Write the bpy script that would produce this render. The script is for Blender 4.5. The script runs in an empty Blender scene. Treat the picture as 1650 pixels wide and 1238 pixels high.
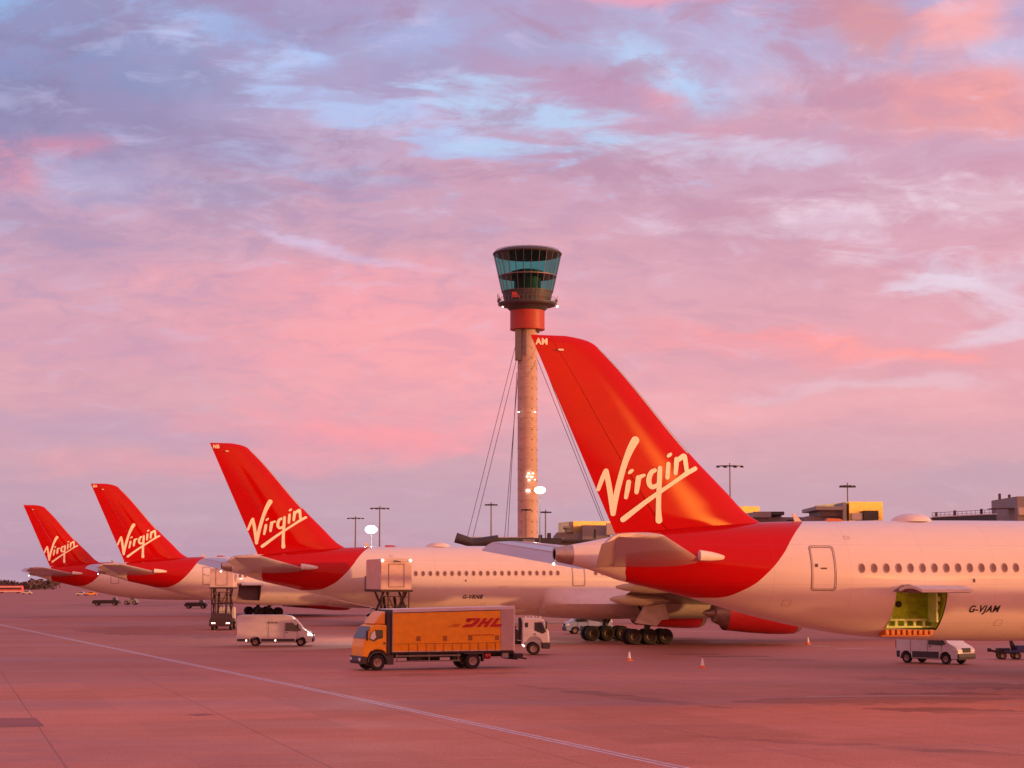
import bpy, math, random
from mathutils import Vector, Matrix
R = math.radians
PI = math.pi
S = bpy.context.scene
COL = S.collection
random.seed(7)

# ------------------------------------------------------------------ camera
FPX, CX, CY, HOR, CAMZ = 3000.0, 825.0, 619.0, 936.0, 5.5
PHI = math.atan((HOR - CY) / FPX)
cam = bpy.data.objects.new('camera', bpy.data.cameras.new('camera'))
COL.objects.link(cam)
cam.location = (0, 0, CAMZ)
cam.rotation_euler = (PI / 2 + PHI, 0, 0)
cam.data.sensor_width = 36
cam.data.lens = FPX / 1650 * 36
cam.data.clip_start = 0.5
cam.data.clip_end = 9000
S.camera = cam

def ray(px, py):
    u = px - CX; v = CY - py
    return Vector((u, FPX * math.cos(PHI) - v * math.sin(PHI), FPX * math.sin(PHI) + v * math.cos(PHI)))
def ground_at(px, py, z=0.0):            # survey of the photograph: ground point under a pixel
    d = ray(px, py); t = (z - CAMZ) / d.z
    return Vector((0, 0, CAMZ)) + d * t
def at(px, py, Y):
    d = ray(px, py)
    return Vector((0, 0, CAMZ)) + d * (Y / d.y)

# ------------------------------------------------------------------ colour
def lin(r, g, b):
    f = lambda c: (c / 255 / 12.92) if c <= 10 else ((c / 255 + 0.055) / 1.055) ** 2.4
    return (f(r), f(g), f(b), 1.0)

# ------------------------------------------------------------------ exposure
S.view_settings.view_transform = 'Standard'
S.view_settings.look = 'None'
S.view_settings.exposure = 0.14
S.view_settings.gamma = 1.0

S.cycles.max_bounces = 4; S.cycles.diffuse_bounces = 2; S.cycles.glossy_bounces = 3; S.cycles.transmission_bounces = 3; S.cycles.transparent_max_bounces = 6

# ------------------------------------------------------------------ sun (low, behind the camera to the right)
SUN_AZ = R(73)       # measured from straight behind the camera towards the right
SUN_EL = R(2.6)
SUND = Vector((math.sin(SUN_AZ) * math.cos(SUN_EL), -math.cos(SUN_AZ) * math.cos(SUN_EL), math.sin(SUN_EL)))
sl = bpy.data.lights.new('sun', 'SUN')
sl.energy = 2.6; sl.angle = R(1.5); sl.color = (1.0, 0.46, 0.16)
so = bpy.data.objects.new('sun', sl); COL.objects.link(so)
so.rotation_euler = (-SUND).to_track_quat('-Z', 'Y').to_euler()

# ------------------------------------------------------------------ sky
W = bpy.data.worlds.new('World'); S.world = W; W.use_nodes = True
W.cycles.sampling_method = 'MANUAL'; W.cycles.sample_map_resolution = 256
nt = W.node_tree; nt.nodes.clear()
class NT:
    def __init__(s, tree): s.t = tree
    def n(s, kind, **kw):
        x = s.t.nodes.new(kind)
        for k, v in kw.items(): setattr(x, k, v)
        return x
    def link(s, a, b): s.t.links.new(a, b)
    def val(s, sock, v):
        if hasattr(v, 'is_output') or hasattr(v, 'links'): s.link(v, sock)
        else: sock.default_value = v
    def m(s, op, a, b=None, c=None, clamp=False):
        x = s.n('ShaderNodeMath', operation=op, use_clamp=clamp)
        s.val(x.inputs[0], a)
        if b is not None: s.val(x.inputs[1], b)
        if c is not None: s.val(x.inputs[2], c)
        return x.outputs[0]
    def vm(s, op, a, b=None, out=0):
        x = s.n('ShaderNodeVectorMath', operation=op)
        s.val(x.inputs[0], a)
        if b is not None: s.val(x.inputs[1], b)
        return x.outputs[out]
    def mr(s, v, a, b, c=0.0, d=1.0, kind='SMOOTHSTEP'):
        x = s.n('ShaderNodeMapRange', interpolation_type=kind)
        s.val(x.inputs[0], v); x.inputs[1].default_value = a; x.inputs[2].default_value = b
        x.inputs[3].default_value = c; x.inputs[4].default_value = d
        return x.outputs[0]
    def mix(s, f, a, b, mode='MIX'):
        x = s.n('ShaderNodeMix', data_type='RGBA', blend_type=mode)
        s.val(x.inputs[0], f); s.val(x.inputs[6], a); s.val(x.inputs[7], b)
        return x.outputs[2]
    def noise(s, vec, scale, detail=4, rough=0.5, dist=0.0, col=False):
        x = s.n('ShaderNodeTexNoise')
        s.link(vec, x.inputs['Vector']); x.inputs['Scale'].default_value = scale
        x.inputs['Detail'].default_value = detail; x.inputs['Roughness'].default_value = rough
        x.inputs['Distortion'].default_value = dist
        return x.outputs[1 if col else 0]
    def ramp(s, f, pts, interp='LINEAR'):
        x = s.n('ShaderNodeValToRGB'); cr = x.color_ramp; cr.interpolation = interp
        while len(cr.elements) < len(pts): cr.elements.new(0.5)
        for e, (p, c) in zip(cr.elements, pts): e.position = p; e.color = c
        s.link(f, x.inputs[0]); return x.outputs[0]
    def mapping(s, vec, loc=(0, 0, 0), rot=(0, 0, 0), sc=(1, 1, 1), kind='POINT'):
        x = s.n('ShaderNodeMapping', vector_type=kind)
        s.link(vec, x.inputs[0]); x.inputs[1].default_value = loc
        x.inputs[2].default_value = rot; x.inputs[3].default_value = sc
        return x.outputs[0]

g = NT(nt)
tc = g.n('ShaderNodeTexCoord')
gen = tc.outputs['Generated']
sep = g.n('ShaderNodeSeparateXYZ'); g.link(gen, sep.inputs[0])
sx, sy, sz = sep.outputs
hyp = g.m('SQRT', g.m('ADD', g.m('MULTIPLY', sx, sx), g.m('MULTIPLY', sy, sy)))
el = g.m('DIVIDE', sz, g.m('MAXIMUM', hyp, 0.001))          # tan(elevation)
az = g.m('ARCTAN2', sx, sy)                                  # 0 = ahead, + = right
cmb = g.n('ShaderNodeCombineXYZ'); g.link(az, cmb.inputs[0]); g.link(el, cmb.inputs[1])
AE = cmb.outputs[0]
den = g.m('ADD', g.m('MAXIMUM', sz, 0.0), 0.085)
cp = g.n('ShaderNodeCombineXYZ'); g.link(g.m('DIVIDE', sx, den), cp.inputs[0]); g.link(g.m('DIVIDE', sy, den), cp.inputs[1])
PL = cp.outputs[0]                                            # cloud layer plane
den2 = g.m('ADD', g.m('MAXIMUM', sz, 0.0), 0.30)
cp2 = g.n('ShaderNodeCombineXYZ'); g.link(g.m('DIVIDE', sx, den2), cp2.inputs[0]); g.link(g.m('DIVIDE', sy, den2), cp2.inputs[1])
P2 = cp2.outputs[0]
n_big = g.noise(g.mapping(PL, loc=(3.1, 1.7, 0), sc=(1.0, 1.0, 1)), 1.15, 5, 0.55)
n_mid = g.noise(g.mapping(P2, loc=(9.3, 4.2, 2), sc=(1.0, 0.9, 1)), 8.5, 7, 0.62, 0.3)
n_fine = g.noise(g.mapping(AE, loc=(1.3, 8.2, 5), rot=(0, 0, R(3)), sc=(17, 50, 1)), 1.0, 6, 0.62, 0.8)
n_rip = g.noise(g.mapping(AE, loc=(4.3, 2.2, 5), rot=(0, 0, R(19)), sc=(15, 74, 1)), 1.0, 5, 0.6, 0.5)
n_col = g.noise(P2, 6.5, 4, 0.6, 0.0, True)
n_soft = g.noise(g.mapping(PL, loc=(5, 5, 5)), 0.55, 3, 0.5)
base = g.ramp(g.mr(el, 0.0, 0.34, kind='LINEAR'), [
    (0.00, lin(166, 150, 172)), (0.14, lin(180, 154, 176)), (0.29, lin(222, 158, 172)),
    (0.40, lin(222, 156, 172)), (0.53, lin(210, 158, 180)), (0.68, lin(192, 162, 194)),
    (0.84, lin(166, 164, 208)), (1.00, lin(156, 166, 216))])
# left side of the view is cooler, right side warmer
side = g.mr(az, -0.30, 0.30, kind='LINEAR')
base = g.mix(g.m('MULTIPLY', g.m('SUBTRACT', 1.0, side), 0.42), base, g.mix(g.mr(el, .12, .30), lin(196, 150, 182), lin(128, 146, 196)))
base = g.mix(g.m('MULTIPLY', side, 0.30), base, lin(228, 168, 186))
# rolling soft variation
base = g.mix(g.m('MULTIPLY', g.mr(n_big, 0.42, 0.68), 0.22), base, g.mix(side, lin(150, 130, 176), lin(206, 142, 160)))
base = g.mix(g.m('MULTIPLY', g.mr(n_mid, 0.50, 0.72), 0.18), base, lin(236, 176, 190))
wob = g.vm('SCALE', g.vm('SUBTRACT', n_col, (0.5, 0.5, 0.5)), None)
wob.node.inputs['Scale'].default_value = 0.045
AEW = g.vm('ADD', AE, g.vm('MULTIPLY', wob, (1.6, 0.7, 0.0)))
jag = g.m('SUBTRACT', n_mid, 0.5)
fin_ = g.m('SUBTRACT', n_fine, 0.5); rip_ = g.m('SUBTRACT', n_rip, 0.5)
def ae(px, py):
    d = ray(px, py); return math.atan2(d.x, d.y), d.z / math.hypot(d.x, d.y)
def blob(c, px, py, hw, hh, rot, rgb, k, kn=2.6, kind='m'):
    a0, e0 = ae(px, py)
    v = g.mapping(AEW, loc=(a0, e0, 0), rot=(0, 0, R(-rot)), sc=(hw / 3000, hh / 3000, 1), kind='TEXTURE')
    L = g.vm('LENGTH', v, out=1)
    nz = {'m': jag, 'f': fin_, 'r': rip_}[kind]
    L = g.m('MULTIPLY_ADD', nz, -kn, L)
    return g.mix(g.mr(L, 1.35, 0.15, 0.0, k), c, lin(*rgb))
c = base
for a in [
    (120, 150, 330, 130, 0, (120, 134, 184), .85, 1.2), (60, 200, 130, 60, 0, (138, 130, 176), .6),
    (290, 215, 260, 70, 6, (150, 130, 172), .65, 2), (480, 42, 150, 52, 0, (150, 140, 186), .8), (640, 118, 200, 55, -6, (158, 148, 192), .7),
    (860, 70, 220, 60, 0, (164, 164, 206), .6), (960, 150, 190, 42, 8, (188, 146, 182), .85, 2.2), (1200, 215, 300, 45, 4, (202, 150, 178), .6),
    (760, 300, 360, 60, 0, (200, 148, 174), .55), (1100, 345, 300, 40, 3, (206, 152, 174), .5), (830, 400, 500, 40, 0, (210, 154, 172), .4),
    (30, 12, 130, 42, 0, (138, 176, 226), .85, 2), (330, 32, 260, 26, 9, (152, 176, 226), .8, 2.2), (490, 82, 70, 26, 10, (164, 188, 238), .9),
    (620, 175, 300, 44, 17, (174, 194, 240), .85, 5.5, 'r'), (480, 255, 230, 40, 12, (170, 172, 214), .7, 5, 'r'), (860, 195, 210, 44, 10, (178, 202, 240), .95, 4.5, 'r'),
    (690, 40, 140, 40, -10, (160, 178, 228), .6), (1080, 118, 150, 42, 24, (178, 206, 246), .95, 1.8), (1180, 80, 180, 60, 20, (184, 186, 226), .6),
    (1180, 250, 180, 24, 4, (206, 200, 228), .75, 3.6, 'f'), (1450, 345, 300, 46, -3, (230, 206, 224), .85, 3.6, 'f'), (1230, 375, 200, 22, 5, (222, 192, 214), .7, 3.4, 'f'),
    (1600, 470, 110, 62, 0, (224, 210, 232), .6, 4.5, 'f'), (1500, 455, 60, 18, 0, (224, 210, 232), .6, 3.6, 'f'), (560, 408, 170, 14, 13, (208, 188, 224), .85, 1.6),
    (180, 300, 200, 36, 4, (164, 164, 206), .6, 3.4, 'f'), (1600, 95, 150, 52, 0, (196, 186, 222), .75), (1320, 130, 130, 40, 0, (204, 184, 216), .55),
    (0, 275, 70, 56, 0, (222, 134, 156), .6), (90, 232, 90, 22, -8, (214, 132, 160), .6), (1390, 40, 110, 78, 10, (214, 146, 152), .9, 2.2), (1110, 0, 250, 20, 0, (238, 158, 178), .8),
    (1530, 150, 220, 44, 6, (240, 154, 152), .85, 2.6), (1610, 200, 120, 40, 0, (244, 156, 150), .8, 2.4), (1430, 195, 260, 40, 4, (218, 152, 164), .7, 2.4), (1550, 40, 120, 34, -20, (248, 168, 168), .85),
    (1080, 160, 70, 20, 12, (226, 150, 166), .6), (640, 540, 360, 130, 3, (250, 158, 168), .72, 1.4), (470, 470, 240, 40, 4, (238, 156, 172), .5, 1.6), (560, 690, 260, 46, 0, (252, 148, 164), .72, 1.6),
    (980, 640, 300, 60, 2, (242, 162, 174), .5, 1.6), (1250, 560, 420, 26, 3, (238, 150, 162), .6, 2.6), (1230, 545, 160, 12, 6, (248, 150, 156), .7, 2.4), (1480, 570, 120, 14, 6, (250, 156, 158), .75, 2.2),
    (1330, 650, 420, 34, 0, (240, 170, 180), .4, 1.4), (1400, 620, 240, 16, 0, (222, 190, 208), .5, 1.8), (200, 560, 260, 34, 4, (206, 148, 178), .6, 1.6), (170, 690, 360, 30, 2, (188, 150, 182), .75, 1.5),
    (330, 745, 300, 24, 0, (228, 150, 170), .45, 1.4), (1600, 775, 220, 36, -4, (188, 154, 178), .75, 1.4), (560, 830, 520, 44, 0, (188, 160, 182), .6, 1.2), (980, 780, 160, 40, 0, (214, 158, 176), .4, 1.4)]:
    c = blob(c, *a)
n_t = g.noise(g.mapping(P2, loc=(2.2, 6.1, 3), sc=(1.0, 1.3, 1)), 13.0, 8, 0.62, 0.6)
n_b2 = g.noise(g.mapping(P2, loc=(7.2, 2.1, 3), sc=(1.0, 1.25, 1)), 5.5, 7, 0.66, 0.4)
c = g.mix(g.m('MULTIPLY', g.mr(n_b2, .47, .60), g.mr(el, .12, .25, .0, .62)), c, g.mix(side, lin(126, 120, 168), lin(204, 136, 156)))
c = g.mix(1.0, c, (.945, .915, .895, 1), 'MULTIPLY')
c = g.mix(g.m('MULTIPLY', g.mr(n_t, .46, .66), g.mr(el, .05, .22, .10, .42)), c, g.mix(side, lin(140, 128, 176), lin(198, 136, 158)))
c = g.mix(g.m('MULTIPLY', g.mr(n_t, .47, .30), g.mr(el, .05, .24, .08, .30)), c, g.mix(side, lin(184, 186, 226), lin(232, 196, 218)))
# whole dome: overhead lavender, broad sunset glow behind the camera plus an added narrow one
up = g.mr(el, 0.34, 1.6)
c = g.mix(up, c, lin(206, 152, 172))
back = g.mr(sy, 0.15, -0.55)
rear = g.ramp(g.mr(el, 0.0, 1.2, kind='LINEAR'), [
    (0.0, lin(250, 132, 84)), (0.10, lin(248, 138, 106)), (0.28, lin(244, 148, 140)), (0.55, lin(232, 150, 158)), (1.0, lin(210, 152, 172))])
rear = g.mix(g.m('MULTIPLY', g.mr(n_big, 0.45, 0.62), 0.45), rear, lin(176, 120, 140))
c = g.mix(back, c, rear)
dotS = g.vm('DOT_PRODUCT', g.vm('NORMALIZE', gen), (math.sin(R(52)), -math.cos(R(52)), 0.045), out=1)
glowh = g.m('MULTIPLY', g.mr(dotS, 0.72, 1.0, kind='SMOOTHSTEP'), g.mr(el, 0.20, 0.015))
c = g.mix(1.0, c, g.mix(glowh, (0, 0, 0, 1), (1.0, .40, .10, 1)), 'ADD')
ga = g.m('ABSOLUTE', g.m('ADD', g.m('ARCTAN2', sx, g.m('MULTIPLY', sy, -1.0)), -R(42)))
streak_glow = g.m('MULTIPLY', g.mr(ga, R(9), R(4)), g.m('MULTIPLY', g.mr(el, .15, .04), g.mr(sy, 0, -.1)))  # added narrow glow off the sun, for streaks on fins and fuselages
c = g.mix(1.0, c, g.mix(streak_glow, (0, 0, 0, 1), (15.0, 5.0, .6, 1)), 'ADD')
# below the horizon: ground-coloured
c = g.mix(g.mr(el, 0.0, -0.02, kind='LINEAR'), c, lin(150, 96, 96))
bg = g.n('ShaderNodeBackground'); g.link(c, bg.inputs[0]); bg.inputs[1].default_value = 1.0
sky = g.n('ShaderNodeTexSky', sky_type='NISHITA', sun_disc=False, sun_elevation=SUN_EL, sun_rotation=PI - SUN_AZ)
bg2 = g.n('ShaderNodeBackground'); g.link(sky.outputs[0], bg2.inputs[0]); bg2.inputs[1].default_value = 0.03
ad = g.n('ShaderNodeAddShader'); g.link(bg.outputs[0], ad.inputs[0]); g.link(bg2.outputs[0], ad.inputs[1])
wo = g.n('ShaderNodeOutputWorld'); g.link(ad.outputs[0], wo.inputs[0])

# ------------------------------------------------------------------ materials
MATS = {}
def mat(name, rgb, rough=0.5, metal=0.0, coat=0.0, emit=None, es=0.0, vary=0.0, vs=2.0, alpha=None, bump=0.0, spec=0.5):
    m = bpy.data.materials.new(name); m.use_nodes = True
    q = NT(m.node_tree); b = m.node_tree.nodes['Principled BSDF']
    b.inputs['Base Color'].default_value = (*rgb, 1); b.inputs['Roughness'].default_value = rough
    b.inputs['Metallic'].default_value = metal; b.inputs['Coat Weight'].default_value = coat
    b.inputs['Coat Roughness'].default_value = 0.06; b.inputs['Specular IOR Level'].default_value = spec
    if vary:
        t = q.n('ShaderNodeTexCoord')
        n = q.noise(q.mapping(t.outputs['Object'], sc=(1, 1, 1.6)), vs, 6, 0.65)
        k = q.mr(n, 0.35, 0.7, 1 - vary, 1 + vary * .4, 'LINEAR')
        q.link(q.mix(1.0, (*rgb, 1), k, 'MULTIPLY'), b.inputs['Base Color'])
        q.link(q.mr(n, 0.3, 0.7, max(rough - .06, .02), min(rough + .12, 1), 'LINEAR'), b.inputs['Roughness'])
    if emit: b.inputs['Emission Color'].default_value = (*emit, 1); b.inputs['Emission Strength'].default_value = es
    if alpha is not None: b.inputs['Alpha'].default_value = alpha
    MATS[name] = m; return m
M = MATS
mat('white_paint', (.80, .69, .64), .30, coat=.35, vary=.10, vs=1.1)
mat('white_panel', (.76, .64, .61), .42, vary=.22, vs=1.4)
mat('grey_paint', (.30, .27, .28), .5, vary=.2)
mat('tail_grey', (.54, .44, .46), .34, coat=.4, vary=.10, vs=.6)
mat('wing_grey', (.33, .23, .22), .34, coat=.4, vary=.12, vs=.6)
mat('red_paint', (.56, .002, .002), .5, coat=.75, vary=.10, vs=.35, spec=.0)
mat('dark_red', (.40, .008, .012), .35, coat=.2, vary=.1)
mat('van_white', (.70, .62, .64), .35, coat=.35, vary=.12, vs=1.2)
mat('seal_rose', (.42, .24, .20), .45)
mat('cream', (.95, .98, .74), .45)
mat('metal_edge', (.62, .52, .50), .38, metal=.7)
mat('bare_metal', (.50, .40, .36), .42, metal=.85, vary=.2)
mat('dark_metal', (.05, .035, .036), .5, metal=.4, vary=.2)
mat('black', (.012, .008, .009), .6)
mat('rubber', (.020, .013, .014), .8, vary=.2)
mat('hub', (.05, .025, .022), .5, metal=.4)
mat('seal', (.16, .07, .06), .6)
mat('window_glass', (.20, .11, .10), .12, coat=.5)
mat('glass_dark', (.03, .035, .04), .08, coat=.8)
mat('ink', (.02, .016, .022), .5)
mat('hold_green', (.68, 1.0, .05), .6, vary=.35, vs=2.2)
mat('hold_light', (.75, 1.0, .35), .45, vary=.2)
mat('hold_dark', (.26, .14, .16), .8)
mat('roller_orange', (.75, .22, .03), .45, vary=.3, vs=8)
mat('yellow_truck', (.98, .38, .010), .42, coat=.1, vary=.10, vs=1.6)
mat('yellow_curtain', (.98, .36, .008), .55, vary=.14, vs=1.6)
mat('logo_red', (.55, .010, .012), .5)
mat('strap', (.38, .12, .02), .6)
mat('chassis', (.040, .022, .026), .7, vary=.3)
mat('trim_dark', (.055, .040, .050), .6)
mat('box_rose', (.62, .34, .30), .5, vary=.2, vs=1.5)
mat('scissor', (.055, .022, .022), .6)
mat('blue_van', (.30, .34, .48), .35, coat=.4)
mat('blue_cart', (.035, .03, .13), .5)
mat('cone_orange', (.75, .16, .05), .5)
mat('cone_white', (.85, .78, .74), .5)
mat('concrete', (.60, .42, .35), .75, vary=.16, vs=.25)
mat('vent_brown', (.20, .12, .11), .7)
mat('tower_red', (.50, .055, .035), .5, vary=.2, vs=.3)
mat('steel', (.20, .17, .19), .5, metal=.4, vary=.2)
mat('tower_dark', (.075, .072, .082), .5, vary=.3, vs=.4)
mat('mullion', (.20, .14, .15), .5, metal=.3)
mat('interior_teal', (.06, .20, .22), .5)
mat('cable', (.10, .06, .07), .6)
mat('terminal_grey', (.30, .26, .28), .7, vary=.25, vs=.08)
mat('terminal_light', (.55, .46, .44), .6, vary=.2, vs=.1)
mat('sunlit_cladding', (1.0, .80, .30), .32, metal=.85, vary=.3, vs=.2)  # gold of the low sun on these walls, put into the base colour
mat('terminal_glass', (.05, .07, .07), .2)
mat('terminal_dark', (.06, .05, .06), .5, vary=.3, vs=.2)
mat('foliage', (.13, .08, .085), .9, vary=.5, vs=.1)  # distance haze is mixed into this colour
mat('lamp_white', (1, 1, 1), .5, emit=(1, .96, .85), es=8)
mat('lamp_warm', (1, 1, 1), .5, emit=(1, .78, .40), es=8)
mat('lamp_small', (1, 1, 1), .5, emit=(1, .78, .60), es=4)
mat('lamp_tail', (1, .3, .2), .5, emit=(1, .45, .38), es=9)
mat('red_bus', (.75, .12, .08), .4)
mat('lettering_dark', (.10, .06, .07), .6)
mat('pale_line', (.72, .60, .66), .6, vary=.35, vs=3.0)
mat('thin_line', (.50, .30, .30), .7, vary=.4, vs=1.0)

# tower glass: a real transparent pane with reflection
def glass_mat():
    m = bpy.data.materials.new('tower_glass'); m.use_nodes = True; q = NT(m.node_tree); m.node_tree.nodes.clear()
    o = q.n('ShaderNodeOutputMaterial'); gl = q.n('ShaderNodeBsdfGlossy'); gl.inputs['Roughness'].default_value = .05
    gl.inputs['Color'].default_value = (.45, .55, .55, 1)
    tr = q.n('ShaderNodeBsdfTransparent'); tr.inputs['Color'].default_value = (.27, .66, .62, 1)
    fr = q.n('ShaderNodeFresnel'); fr.inputs[0].default_value = 1.5
    mx = q.n('ShaderNodeMixShader'); q.link(q.m('MINIMUM', q.m('MULTIPLY', fr.outputs[0], .8), .22), mx.inputs[0]); q.link(tr.outputs[0], mx.inputs[1]); q.link(gl.outputs[0], mx.inputs[2])
    q.link(mx.outputs[0], o.inputs[0]); MATS['tower_glass'] = m
glass_mat()

# fuselage livery: white with a red tail whose edge is a curve z(x) on the fuselage itself
def livery():
    m = bpy.data.materials.new('airliner_livery'); m.use_nodes = True; q = NT(m.node_tree)
    b = m.node_tree.nodes['Principled BSDF']
    t = q.n('ShaderNodeTexCoord'); s = q.n('ShaderNodeSeparateXYZ'); q.link(t.outputs['Object'], s.inputs[0])
    fc = q.n('ShaderNodeFloatCurve'); cu = fc.mapping.curves[0]
    pts = [(0, 9.5), (4.34, 9.5), (4.40, 5.95), (4.67, 5.41), (5.65, 4.96), (7.41, 4.70), (8.88, 4.69), (10.17, 5.12), (11.11, 5.88),
           (11.88, 6.72), (12.65, 7.62), (13.35, 8.15), (14.6, 8.72), (16.0, 9.6)]
    P = [(x / 16.0, z / 10.0) for x, z in pts]
    cu.points[0].location = P[0]; cu.points[1].location = P[-1]
    for p in P[1:-1]: cu.points.new(*p)
    for i, p in enumerate(cu.points): p.handle_type = 'VECTOR' if i < 4 else 'AUTO_CLAMPED'
    fc.mapping.update()
    q.link(q.m('DIVIDE', s.outputs[0], 16.0), fc.inputs['Value'])
    zb = q.m('MULTIPLY', fc.outputs[0], 10.0)
    red = q.m('MULTIPLY', q.m('GREATER_THAN', s.outputs[2], zb), q.m('LESS_THAN', s.outputs[0], 15.9))
    n = q.noise(q.mapping(t.outputs['Object'], sc=(.35, 1, 1.2)), 1.6, 6, .65)
    dirt = q.mr(n, .35, .72, .96, 1.02, 'LINEAR')
    # faint ring and stringer joints of the skin
    jx = q.m('ABSOLUTE', q.m('SUBTRACT', q.m('FRACT', q.m('DIVIDE', s.outputs[0], 3.81)), .5))
    joint = q.m('GREATER_THAN', jx, .4965)
    jz = q.m('ABSOLUTE', q.m('SUBTRACT', q.m('FRACT', q.m('DIVIDE', q.m('ADD', s.outputs[2], .38), 1.9)), .5))
    joint = q.m('MAXIMUM', joint, q.m('GREATER_THAN', jz, .4945))
    colr = q.mix(red, (.82, .71, .66, 1), (.54, .003, .003, 1))
    colr = q.mix(1.0, colr, dirt, 'MULTIPLY')
    colr = q.mix(q.m('MULTIPLY', joint, .16), colr, (.2, .1, .1, 1))
    q.link(colr, b.inputs['Base Color'])
    q.link(q.mr(n, .3, .7, .30, .36, 'LINEAR'), b.inputs['Roughness'])
    q.link(q.mr(red, 0, 1, .4, 0, 'LINEAR'), b.inputs['Specular IOR Level'])
    b.inputs['Coat Weight'].default_value = .55; b.inputs['Coat Roughness'].default_value = .06
    MATS['livery'] = m
livery()

# ------------------------------------------------------------------ mesh helpers
class MB:
    def __init__(s): s.v = []; s.f = []; s.m = []; s.cur = 0
    def mat(s, i): s.cur = i; return s
    def add(s, vs, fs):
        o = len(s.v); s.v += [tuple(x) for x in vs]
        for f in fs: s.f.append(tuple(i + o for i in f)); s.m.append(s.cur)
        return s
    def box(s, x0, x1, y0, y1, z0, z1, taper=None):
        t = taper or (0, 0, 0, 0)      # insets at top: x0,x1,y0,y1
        vs = [(x0, y0, z0), (x1, y0, z0), (x1, y1, z0), (x0, y1, z0),
              (x0 + t[0], y0 + t[2], z1), (x1 - t[1], y0 + t[2], z1), (x1 - t[1], y1 - t[3], z1), (x0 + t[0], y1 - t[3], z1)]
        return s.add(vs, [(3, 2, 1, 0), (4, 5, 6, 7), (0, 1, 5, 4), (1, 2, 6, 5), (2, 3, 7, 6), (3, 0, 4, 7)])
    def bar(s, a, b, w, h=None):
        a = Vector(a); b = Vector(b); h = h or w; d = (b - a).normalized()
        u = d.cross(Vector((0, 0, 1)));  u = Vector((1, 0, 0)) if u.length < 1e-4 else u.normalized()
        t = u.cross(d)
        vs = [p + u * (i * w / 2) + t * (j * h / 2) for p in (a, b) for i, j in ((-1, -1), (1, -1), (1, 1), (-1, 1))]
        return s.add(vs, [(3, 2, 1, 0), (4, 5, 6, 7), (0, 1, 5, 4), (1, 2, 6, 5), (2, 3, 7, 6), (3, 0, 4, 7)])
    def tube(s, a, b, r0, r1=None, n=12, caps=True):
        a = Vector(a); b = Vector(b); r1 = r0 if r1 is None else r1; d = (b - a).normalized()
        u = d.cross(Vector((0, 0, 1)));  u = Vector((1, 0, 0)) if u.length < 1e-4 else u.normalized()
        t = u.cross(d); vs = []
        for p, r in ((a, r0), (b, r1)):
            for i in range(n):
                q = 2 * PI * i / n; vs.append(p + u * (r * math.cos(q)) + t * (r * math.sin(q)))
        fs = [(i, (i + 1) % n, n + (i + 1) % n, n + i) for i in range(n)]
        if caps: fs += [tuple(range(n - 1, -1, -1)), tuple(range(n, 2 * n))]
        return s.add(vs, fs)
    def lathe(s, prof, axis='z', c=(0, 0, 0), n=32, sy=1.0, cap=True):
        vs = []; c = Vector(c)
        for r, h in prof:
            for i in range(n):
                q = 2 * PI * i / n; a, b = r * math.cos(q), r * math.sin(q) * sy
                vs.append(c + (Vector((a, b, h)) if axis == 'z' else Vector((h, a, b)) if axis == 'x' else Vector((b, h, a))))
        fs = []
        for k in range(len(prof) - 1):
            for i in range(n):
                j = (i + 1) % n; fs.append((k * n + i, k * n + j, (k + 1) * n + j, (k + 1) * n + i))
        if cap and prof[0][0] > 1e-6: fs.append(tuple(range(n - 1, -1, -1)))
        if cap and prof[-1][0] > 1e-6: fs.append(tuple(range((len(prof) - 1) * n, len(prof) * n)))
        return s.add(vs, fs)
    def loft(s, secs, closed=True, caps=True):
        n = len(secs[0]); vs = [p for q in secs for p in q]; fs = []
        for k in range(len(secs) - 1):
            for i in range(n if closed else n - 1):
                j = (i + 1) % n; fs.append((k * n + i, k * n + j, (k + 1) * n + j, (k + 1) * n + i))
        if caps and closed: fs += [tuple(range(n - 1, -1, -1)), tuple(range((len(secs) - 1) * n, len(secs) * n))]
        return s.add(vs, fs)
    def prism(s, poly, y0, y1, inset=0.0, plane='xz', zc=None):
        """polygon in x,z extruded over y; inset moves the outer faces' outline inwards a little (rounded edge)"""
        n = len(poly); cx = sum(p[0] for p in poly) / n; cz = sum(p[1] for p in poly) / n
        def ins(p, d):
            dx, dz = p[0] - cx, p[1] - cz; L = math.hypot(dx, dz) or 1
            return (p[0] - dx / L * d, p[1] - dz / L * d)
        if inset:
            secs = [[(a, y0, b) for a, b in (ins(p, inset) for p in poly)], [(a, y0 + inset * .8, b) for a, b in poly],
                    [(a, y1 - inset * .8, b) for a, b in poly], [(a, y1, b) for a, b in (ins(p, inset) for p in poly)]]
        else: secs = [[(a, y0, b) for a, b in poly], [(a, y1, b) for a, b in poly]]
        return s.loft(secs)
    def build(s, name, mats, parent=None, smooth=False, bevel=0.0, auto=True):
        me = bpy.data.meshes.new(name); me.from_pydata(s.v, [], s.f); 
        if not isinstance(mats, (list, tuple)): mats = [mats]
        for x in mats: me.materials.append(M[x] if isinstance(x, str) else x)
        me.polygons.foreach_set('material_index', [min(k, len(mats) - 1) for k in s.m])
        import bmesh
        bm = bmesh.new(); bm.from_mesh(me); bmesh.ops.recalc_face_normals(bm, faces=bm.faces)
        if bevel: bmesh.ops.bevel(bm, geom=[e for e in bm.edges if e.is_manifold and e.calc_face_angle(0) > R(30)], offset=bevel, segments=2, affect='EDGES', clamp_overlap=True)
        bm.to_mesh(me); bm.free()
        if smooth:
            me.polygons.foreach_set('use_smooth', [True] * len(me.polygons))
            if auto: me.set_sharp_from_angle(angle=R(32))
        me.update()
        return put(name, me, parent)
def put(name, me, parent=None):
    o = bpy.data.objects.new(name, me); COL.objects.link(o)
    if parent: o.parent = parent
    return o
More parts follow.
